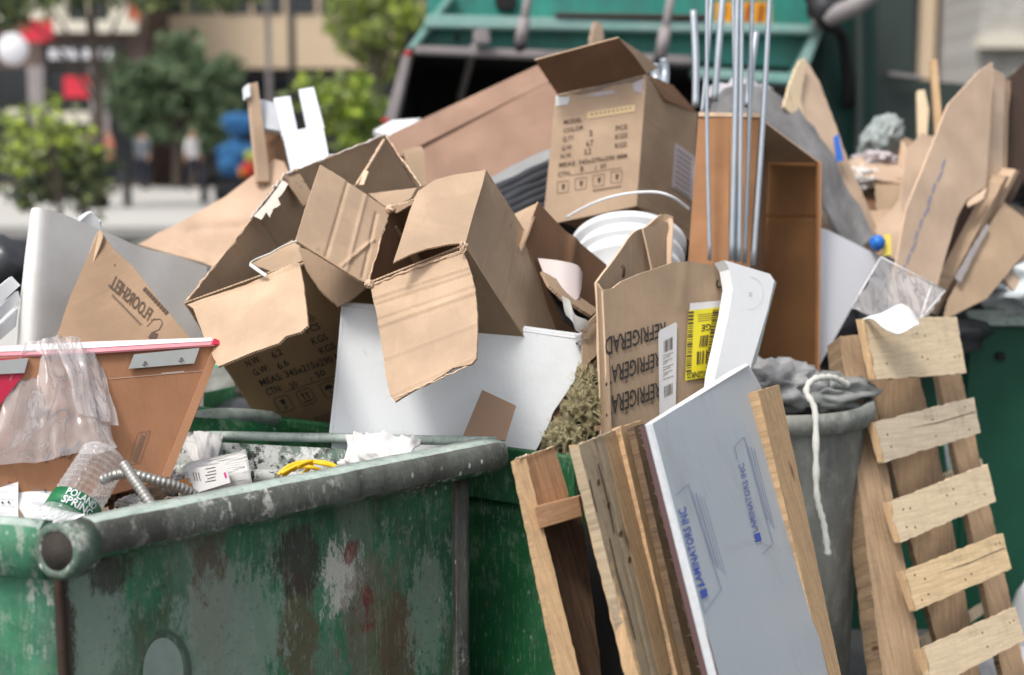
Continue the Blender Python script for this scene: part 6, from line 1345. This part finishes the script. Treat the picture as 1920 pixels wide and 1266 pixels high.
# folded kraft paper with print
fp = thing('folded_cardboard', P(230, 650, 3.0), 'folded brown kraft board with mirrored faded lettering in front of the vinyl sheet', 'folded cardboard')
kf = sheet('printed_face', [(186, 431, 3.0), (215, 470, None), (250, 500, None), (300, 565, None), (358, 636, 2.9), (352, 700, None), (110, 720, 2.78), (104, 640, None), (130, 560, None), (170, 470, None)], cardboard('cardboard_flooring', (.38, .255, .165), .05, .3), fp, th=.004, bend=.003, edge=KEP, udir=(186, 431, 358, 636))
loft('folded_edge', [(186, 430, 3.0), (176, 450, 2.99), (150, 520, 2.94), (102, 640, 2.85)], [(190, 436, 2.985), (190, 452, 2.97), (162, 525, 2.93), (120, 640, 2.84)], KL, fp, th=.003)
def WK(s, q, m_=INKB): write(kf, s, q, m_, fp, off=.0028)
WK('FLOORSHELL', [(276, 602), (207, 520), (214, 536 - 22), (288, 590)][0:1] + [(203, 537)] + [(213, 515), (287, 582)], INKB)
marks(kf, [m_ for k in range(9) for m_ in stroke([(313 - k * 5, 588 - k * 5.4), (310 - k * 5, 584.6 - k * 5.4)], 8)], INKB, fp, off=.0028)
marks(kf, [m_ for k in range(16) for m_ in stroke([(263 - k * 3.4, 608 - k * 3.5), (261 - k * 3.4, 606 - k * 3.5)], 4)], INKF, fp, off=.0028)
marks(kf, stroke([(283, 600), (300, 598), (305, 606), (298, 618), (284, 624), (278, 634)], 1.6) + stroke([(276, 612), (290, 596)], 1.2) + [[(284, 622), (297, 626), (291, 640), (280, 636)]], INKB, fp)
marks(kf, stroke([(214, 500), (216, 496)], 1.5), INKB, fp)
# peach sheet behind
piece('cardboard_sheet', [(258, 457, 3.7), (330, 420, None), (420, 370, None), (515, 298, 3.9), (532, 303, None), (545, 330, None), (480, 470, 3.75), (400, 500, 3.62), (330, 478, None)], KP, 'large smooth peach coloured cardboard sheet sloping up behind the printed carton', bend=.004, edge=KEP, creases=[(360, 430, 500, 420, -.004, .02), (300, 440, 380, 490, .004, .02)])
# stacked white strips at far left
for k, (a, b, c_, d_) in enumerate((((-30, 560), (22, 518), (38, 535), (-30, 598)), ((-30, 606), (34, 545), (38, 562), (-30, 630)), ((-30, 640), (34, 578), (30, 612), (-30, 664)))):
    lone(sheet('plastic_strip', [(*a, 2.85), (*b, 2.95), (*c_, 2.95), (*d_, 2.84)], WHT, th=.012), ('topmost of the white plastic slats at the left edge', 'middle one of the white plastic slats at the left edge', 'lowest of the white plastic slats, just above the red edged panel')[k], 'plastic slat', 'white slats at the left edge')
lone(blob('black_bag', P(10, 500, 3.6), .09, BAGK, None, 3, .3, 2), 'black plastic bag at the left edge above the white slats', 'trash bag')
# upright brown box slice and white foam forks
tw = thing('cardboard_box', P(500, 300, 4.0), 'narrow upright brown carton behind the peach sheet, opening dark', 'cardboard box')
sheet('side_edge', [(466, 158, 3.9), (483, 153, 3.92), (502, 300, 3.86), (505, 340, 3.84), (484, 340, 3.82)], KL, tw, th=.02)
sheet('inner_panel', [(494, 246, 4.0), (530, 250, 4.02), (544, 300, 3.98), (536, 340, 3.95), (500, 340, 3.95)], KB, tw, th=.006)
sheet('inner_shelf', [(490, 238, 3.96), (528, 244, 4.0), (531, 254, 4.0), (492, 248, 3.96)], KL, tw, th=.01)
sheet('white_corner', [(458, 162, 3.88), (468, 156, 3.89), (470, 180, 3.88), (460, 184, 3.87)], WHT, tw, th=.02)
fk = thing('foam_packing', P(560, 300, 3.8), 'white foam packing frame with two upright forks on the pile top left of centre', 'packing foam')
LW_ = simple('bluish_white_foam', (.70, .73, .80), .6, .04, 8)
sheet('foam_plate', [(530, 250, 3.80), (575, 240, 3.83), (605, 235, 3.84), (616, 290, 3.78), (600, 320, None), (548, 330, 3.74)], LW_, fk, th=.02)
sheet('foam_fork', [(513, 184, 3.86), (544, 180, 3.87), (558, 246, 3.82), (530, 256, 3.80)], LW_, fk, th=.02)
sheet('foam_fork', [(560, 168, 3.90), (588, 163, 3.91), (608, 240, 3.84), (576, 244, 3.83)], LW_, fk, th=.02)
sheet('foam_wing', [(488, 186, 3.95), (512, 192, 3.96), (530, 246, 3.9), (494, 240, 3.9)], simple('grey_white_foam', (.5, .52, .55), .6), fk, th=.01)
sheet('oval_slot', [(567, 258), (573, 258), (575, 275), (573, 296), (567, 292), (566, 270)], KB, fk, th=.0005, on=pl_of(fk.children[0]), off=.001)

KD_[0] = 1.09
# ---- red edged cabinet back in the near dumpster
cb = thing('red_cabinet', P(200, 860, 2.75), 'brown backed red cabinet with metal plates, standing in the near dumpster', 'cabinet')
cf = sheet('back_board', [(-40, 672, 2.55), (165, 664, None), (398, 645, 2.85), (418, 641, None), (370, 770, None), (318, 897, 2.72), (200, 930, None), (-40, 950, 2.45)], HB, cb, th=.02, bend=.001, udir=(165, 664, 398, 645), edge=HB)
te_ = sheet('top_edge', [(-40, 668, 2.548), (150, 662, None), (398, 646, 2.85), (420, 643, 2.868), (404, 633, 2.90), (180, 640, None), (-40, 650, 2.60)], PINK, cb, th=.004)
sheet('white_worn_edge', [(-40, 652), (180, 642), (398, 634), (396, 641), (300, 646), (150, 655), (60, 659), (-40, 662)], PAPER, cb, th=.0005, on=pl_of(te_), off=.0015)
sheet('red_end', [(396, 645, 2.845), (402, 634, 2.868), (420, 643, 2.87), (412, 646, 2.86)], RED, cb, th=.004)
PC_ = pl_of(cf)
sheet('side_bevel', [(400, 648), (418, 643), (318, 896), (302, 894)], simple('bevel_brown', (.46, .235, .13), .5, .1, 9), cb, th=.002, on=PC_, off=.003)
sheet('red_face', [(-40, 676), (52, 672), (46, 700), (30, 720), (-40, 810)], RED, cb, th=.002, on=PC_, off=.004)
for q, s_ in (([(248, 667), (370, 655), (360, 684), (238, 694)], 1), ([(-40, 682), (50, 674), (42, 702), (-40, 706)], 0)):
    pe_ = sheet('metal_plate', q, ALU, cb, th=.004, on=PC_, off=.010)
    if s_:
        for (a, b) in ((266, 685), (334, 678)):
            w = PC_.at(a, b); u2, v2 = PC_.uv(w); c0 = PC_.pt(u2, v2, .011)
            lathe('screw', [(0, .002), (.0035, .002), (.0045, 0)], c0, PC_.n, SCUF, pe_, 12)
            tube('wire_loop', [c0 + Vector((-.004, 0, 0)), c0 + PC_.n * .006 + Vector((0, 0, .003)), c0 + Vector((.005, 0, .001)), c0 + PC_.n * .004 + Vector((.006, 0, -.004))], .0008, DARKM, pe_, seg=5)
marks(cf, stroke([(190, 712), (398, 694)], 1.6), simple('pale_scratch', (.52, .34, .26), .6), cb, off=.001)
marks(cf, stroke([(302, 701), (345, 697)], 3), simple('glossy_scratch', (.60, .45, .38), .3), cb, off=.0012)
marks(cf, stroke([(258, 812), (282, 808), (262, 868), (240, 872), (258, 812)], 1) + stroke([(275, 812), (254, 870)], 1), INKF, cb, off=.001)
marks(cf, [m_ for k in range(9) for m_ in stroke([(250 + k * 2.1, 864 - k * 5.5), (251.4 + k * 2.1, 860.5 - k * 5.5)], 7)], INKF, cb, off=.0012)
mkr = simple('marker_pen', (.12, .08, .09), .7)
marks(cf, stroke([(68, 800), (74, 780), (92, 768), (88, 790), (110, 770), (124, 768), (130, 782), (118, 800)], 3), mkr, cb, 'marker_scribble', .0015)
marks(cf, stroke([(85, 868), (95, 845), (104, 862)], 3) + stroke([(112, 860), (122, 835)], 3) + stroke([(118, 858), (146, 832)], 3) + stroke([(128, 862), (150, 826)], 3) + stroke([(112, 842), (150, 846)], 2.5), mkr, cb, 'marker_scribble', .0015)
# clear plastic film draped over it
fd = loft('plastic_film', [(36, 662, 2.60), (50, 640, 2.62), (80, 634, 2.63), (118, 630, 2.65), (150, 642, 2.68), (164, 662, 2.70)],
          [(-60, 880, 2.48), (30, 868, 2.50), (90, 862, 2.53), (140, 850, 2.56), (190, 850, 2.58), (222, 838, 2.62)], FILM, nb=40, th=.0004, wob=.016, sub=14, fold=26)
lone(fd, 'wrinkled clear plastic film draped over the red edged cabinet', 'plastic film')
lone(loft('plastic_film', [(100, 636, 2.63), (130, 640, 2.64), (156, 652, 2.66), (188, 668, 2.70)], [(150, 770, 2.58), (172, 780, 2.60), (195, 790, 2.62), (220, 802, 2.64)], FILM, nb=26, th=.0004, wob=.014, sub=12, fold=40), 'second shorter fold of clear film hanging at the right of the drape', 'plastic film')

# ---- items in the near dumpster
bt = thing('plastic_bottle', P(160, 950, 2.62), 'crumpled clear plastic water bottle with green label lying upside down', 'bottle')
bA, bB = P(200, 850, 2.60), P(118, 985, 2.50); ax = (bB - bA).normalized(); LL = (bB - bA).length
ribs = [(.0, .0), (.012, .003), (.024, -.002), (.033, .004)]
for k in range(8): h = .012 + k * .0105; ribs += [(.0375, h), (.0385, h + .004), (.0355, h + .0075)]
ribs += [(.0385, .100), (.0385, .132), (.036, .136), (.038, .142), (.035, .155), (.024, .172), (.013, .182), (.013, .198)]
ribs = [(r * 1.28, h * 1.2) for r, h in ribs]
lathe('bottle_body', ribs, bA, ax, BOTTLE, bt, 40, lambda a, h: 1 + .03 * math.sin(2 * a + 30 * h) + (.02 * abs(math.sin(6 * a)) if h < .1 else 0))
lathe('bottle_cap', [(.0, .24), (.0185, .24), (.0185, .224), (.017, .223)], bA, ax, WHT, bt, 20)
GLB = simple('green_label_print', (.012, .17, .065), .35, .25, 60, spec=.5)
uA = ax.orthogonal().normalized(); 
lb = lathe('bottle_label', [(.0502, .121), (.0502, .158)], bA, ax, GLB, bt, 44, lambda a, h: 1 + .03 * math.sin(2 * a + 30 * h)); 
# lettering wrapped round the label
side = (ax.cross(-ray(160, 920))).normalized(); out = side.cross(ax).normalized(); out = out if out.dot(CP - bA) > 0 else -out
def wrap(s, h0, h1, a0, a1, mat, par):
    v, f = textmesh(s); vs = []
    for (x, y) in v:
        a = a0 + (a1 - a0) * x; h = h1 + (h0 - h1) * y; r = .0516
        vs.append(bA + ax * h + (out * math.cos(a) + side * math.sin(a)) * r)
    return newobj('printed_text', vs, f, mat, parent=par)
wrap('POLAND', .123, .138, .55, -.75, WHT, lb); wrap('SPRING', .140, .156, .55, -.75, WHT, lb)
# receipts / printed sheets
def paper(pts, label, lines=6, seed=0, **k):
    r_ = thing('paper_sheet', P(pts[0][0], pts[0][1], pts[0][2]), label, 'paper')
    s_ = sheet('page', pts, PAPER, r_, th=.0006, bend=.004, bfreq=8, rag=.0006, udir=(pts[0][0], pts[0][1], pts[1][0], pts[1][1]))
    q = [(pts[i][0], pts[i][1]) for i in (0, 1, 2, 3)]; mk_ = []
    for j in range(lines):
        t = .15 + .7 * j / max(1, lines - 1); a, b = quadmap(q, .08, t), quadmap(q, .9 - .2 * (j % 3 == 1), t); mk_ += stroke([a, b], .8)
    if lines: marks(s_, mk_, INKG, r_, off=.003)
    for (a, b) in k.get('holes', []): marks(s_, [[(a + 2.4 * math.cos(t), b + 2.4 * math.sin(t)) for t in [j * .785 for j in range(8)]]], DARKM, r_, 'punched_hole', .0032)
    return r_
paper([(40, 875, 2.58), (118, 905, 2.60), (150, 972, 2.50), (60, 990, 2.44), (18, 930, None)], 'white printed form lying left of the water bottle', 4, holes=[(55, 876), (36, 908), (84, 923)])
paper([(-30, 895, 2.50), (34, 900, 2.52), (34, 975, 2.44), (-30, 975, 2.42)], 'white page with two rows of holes at the left rim', 5, holes=[(4, 905), (16, 904), (4, 944), (16, 943)])
paper([(-20, 870, 2.62), (48, 866, 2.66), (90, 905, 2.6), (30, 930, 2.55)], 'plain white page under the printed form', 0)
paper([(60, 950, 2.5), (118, 925, 2.54), (160, 965, 2.48), (90, 1000, 2.44)], 'lined receipt tucked under the bottle neck', 7)
lone(blob('crumpled_kraft_paper', P(88, 890, 2.70), .035, KD, None, 4, .8, 2.5, (1.3, 1, .8), ridge=True), 'crumpled brown kraft paper behind the white forms', 'paper')
for k, pts in enumerate(([P(232, 870, 2.52), P(245, 890, 2.50), P(262, 915, 2.48), P(284, 948, 2.46)], [P(190, 900, 2.56), P(236, 888, 2.55), P(300, 903, 2.56), P(340, 915, 2.58), P(366, 930, 2.60)])):
    lone(tube('flexible_conduit', pts, .011, FLEX, None, seg=14, smooth_n=34, rfun=lambda i, n, L: .0088 + .0022 * abs(math.sin(L * 330))), ('short steep piece of ribbed grey metal conduit by the bottle', 'longer ribbed grey metal conduit running right behind the rim')[k], 'conduit', 'ribbed conduits in the near dumpster')
cu = thing('plastic_container', P(410, 910, 2.85), 'cloudy white plastic food container with printed sticker behind the rim', 'container')
cax = Vector((.95, .25, .12)).normalized(); lathe('container_body', [(.0, -.075), (.045, -.075), (.052, -.06), (.055, .05), (.058, .055), (.058, .062), (.0, .064)], P(415, 903, 2.84), cax, CUP, cu, 36, lambda a, h: 1 + .04 * math.sin(3 * a))
ls = sheet('sticker', [(350, 880, 2.78), (422, 868, 2.78), (432, 905, 2.77), (366, 925, 2.77)], LABW, cu, th=.0005, bend=.001)
marks(ls, [m_ for k in range(5) for m_ in stroke([(385 + (k % 2) * 4, 880 + k * 6), (404 + k % 3, 876 + k * 6)], 1.4)] + [m_ for k in range(3) for m_ in stroke([(362 + k * 5, 886), (366 + k * 5, 902)], 1.6)], INKF, cu, off=.001)
marks(ls, stroke([(421, 886), (424, 896)], 4), simple('magenta_ink', (.6, .03, .25), .5), cu, off=.0012)
sheet('orange_sticker', [(325, 905, 2.79), (352, 895, 2.79), (362, 912, 2.78), (338, 922, 2.78)], simple('orange_print', (.62, .28, .10), .5), cu, th=.0005)
KD_[0] = 1.0
for k, c_ in enumerate([((522, 893), (540, 877), (570, 868), (605, 872), (640, 882)), ((530, 897), (552, 880), (580, 878), (600, 884), (612, 890)), ((550, 884), (570, 870), (586, 868), (575, 885), (560, 895)), ((528, 890), (560, 874), (600, 868), (630, 878), (600, 890))]):
    lone(tube('yellow_wire', [P(a, b - 2, 2.98 + .01 * ((i + k) % 3)) for i, (a, b) in enumerate(c_)], .0042, CORD, seg=8), ('outermost yellow cord loop reaching furthest right', 'lower yellow cord loop nearest the rim', 'smallest yellow cord loop, tightly bent', 'upper yellow cord loop over the others')[k], 'cord', 'yellow cord coil behind the rim')
# cloths on the inner wall
def drape(name, A_, B_, label, nb=14, wob=.02): return lone(loft(name, A_, B_, CLOTH, nb=nb * 2, th=.003, wob=wob, sub=12, fold=45), label, 'cloth')
drape('white_rag', [(344, 812, 3.30), (365, 808, 3.26), (392, 808, 3.24), (420, 812, 3.26)], [(350, 850, 3.24), (372, 875, 3.2), (395, 880, 3.18), (412, 850, 3.22)], 'white crumpled rag hanging over the inner wall, left one')
drape('white_rag', [(646, 813, 3.16), (690, 812, 3.14), (740, 814, 3.11), (788, 820, 3.08)], [(652, 872, 3.10), (690, 862, 3.08), (720, 878, 3.06), (760, 862, 3.03)], 'white paint stained rag spread over the inner wall, right one')
drape('white_rag', [(640, 862, 3.06), (680, 850, 3.04), (720, 852, 3.02)], [(645, 892, 3.04), (690, 888, 3.02), (728, 880, 3.0)], 'small bunched end of white rag lying under the right rag')
# rubbish bed inside the near dumpster
tb_ = at_z((A + C) / 2 + e2 * .5, .80)
vs, fs = [], []; nx_, ny_ = 60, 44
oo = at_z(w0 + e1 * .02 + e2 * .02, 0)
for j in range(ny_ + 1):
    for i in range(nx_ + 1):
        p = oo + e1 * ((w1 - w0).length - .04) * i / nx_ + e2 * (LW - .1) * j / ny_
        z = .80 + .05 * noise.fractal(Vector((p.x * 6, p.y * 6, 1)), 1, 2, 3) + .03 * abs(noise.noise(Vector((p.x * 22, p.y * 22, 5)))) 
        vs.append(Vector((p.x, p.y, z)))
for j in range(ny_):
    for i in range(nx_): a = j * (nx_ + 1) + i; fs.append([a, a + 1, a + nx_ + 2, a + nx_ + 1])
o = newobj('trash_bed', vs, fs, TRASH, smooth=True); tag(o, 'mixed crumpled trash filling the battered dumpster', 'trash', kind='stuff')
KD_[0] = 1.09
for k in range(0):
    p = oo + e1 * random.uniform(.1, .85) + e2 * random.uniform(.05, .9); p.z = .87
    m_, t_ = random.choice([(PAPER, 'white'), (KR, 'brown'), (LABW, 'grey-white'), (KD, 'tan')])
    if k < 0: break
    o = blob('crumpled_paper', p, random.uniform(.03, .05), m_, None, 3, .8, 2.5, (1.2, 1, .7), ridge=True); lone(o, 'crumpled paper ball lying in the battered dumpster', 'paper', 'crumpled papers in the near dumpster')
for k, (a, b, d_, r_, m_) in enumerate(((265, 925, 2.80, .03, PP), (310, 905, 2.86, .035, PAPER), (250, 945, 2.68, .022, CUP), (215, 930, 2.72, .03, KB))):
    lone(blob('crumpled_paper', P(a, b, d_), r_, m_, None, 4, .8, 2.2, (1.3, 1, .7), ridge=True), ('pinkish crumpled paper between conduit and rim', 'white crumpled paper under the cloudy container', 'small clear crumpled plastic by the short conduit', 'brown crumpled paper right of the water bottle')[k], 'paper')
KD_[0] = 1.0
# rubbish under the cardboard pile in the second bin: keeps it from floating
vs, fs = [], []
oo = at_z(f0 + bk * .99, 0)
for j in range(31):
    for i in range(41):
        p = oo + ff * 1.22 * i / 40 - bk * .97 * j / 30
        z = .86 + .05 * noise.fractal(Vector((p.x * 5, p.y * 5, 7)), 1, 2, 3); vs.append(Vector((p.x, p.y, z)))
for j in range(30):
    for i in range(40): a = j * 41 + i; fs.append([a, a + 1, a + 42, a + 41])
o = newobj('trash_bed', vs, fs, BAGK, smooth=True); tag(o, 'dark bagged trash filling the green dumpster under the cartons', 'trash', kind='stuff')
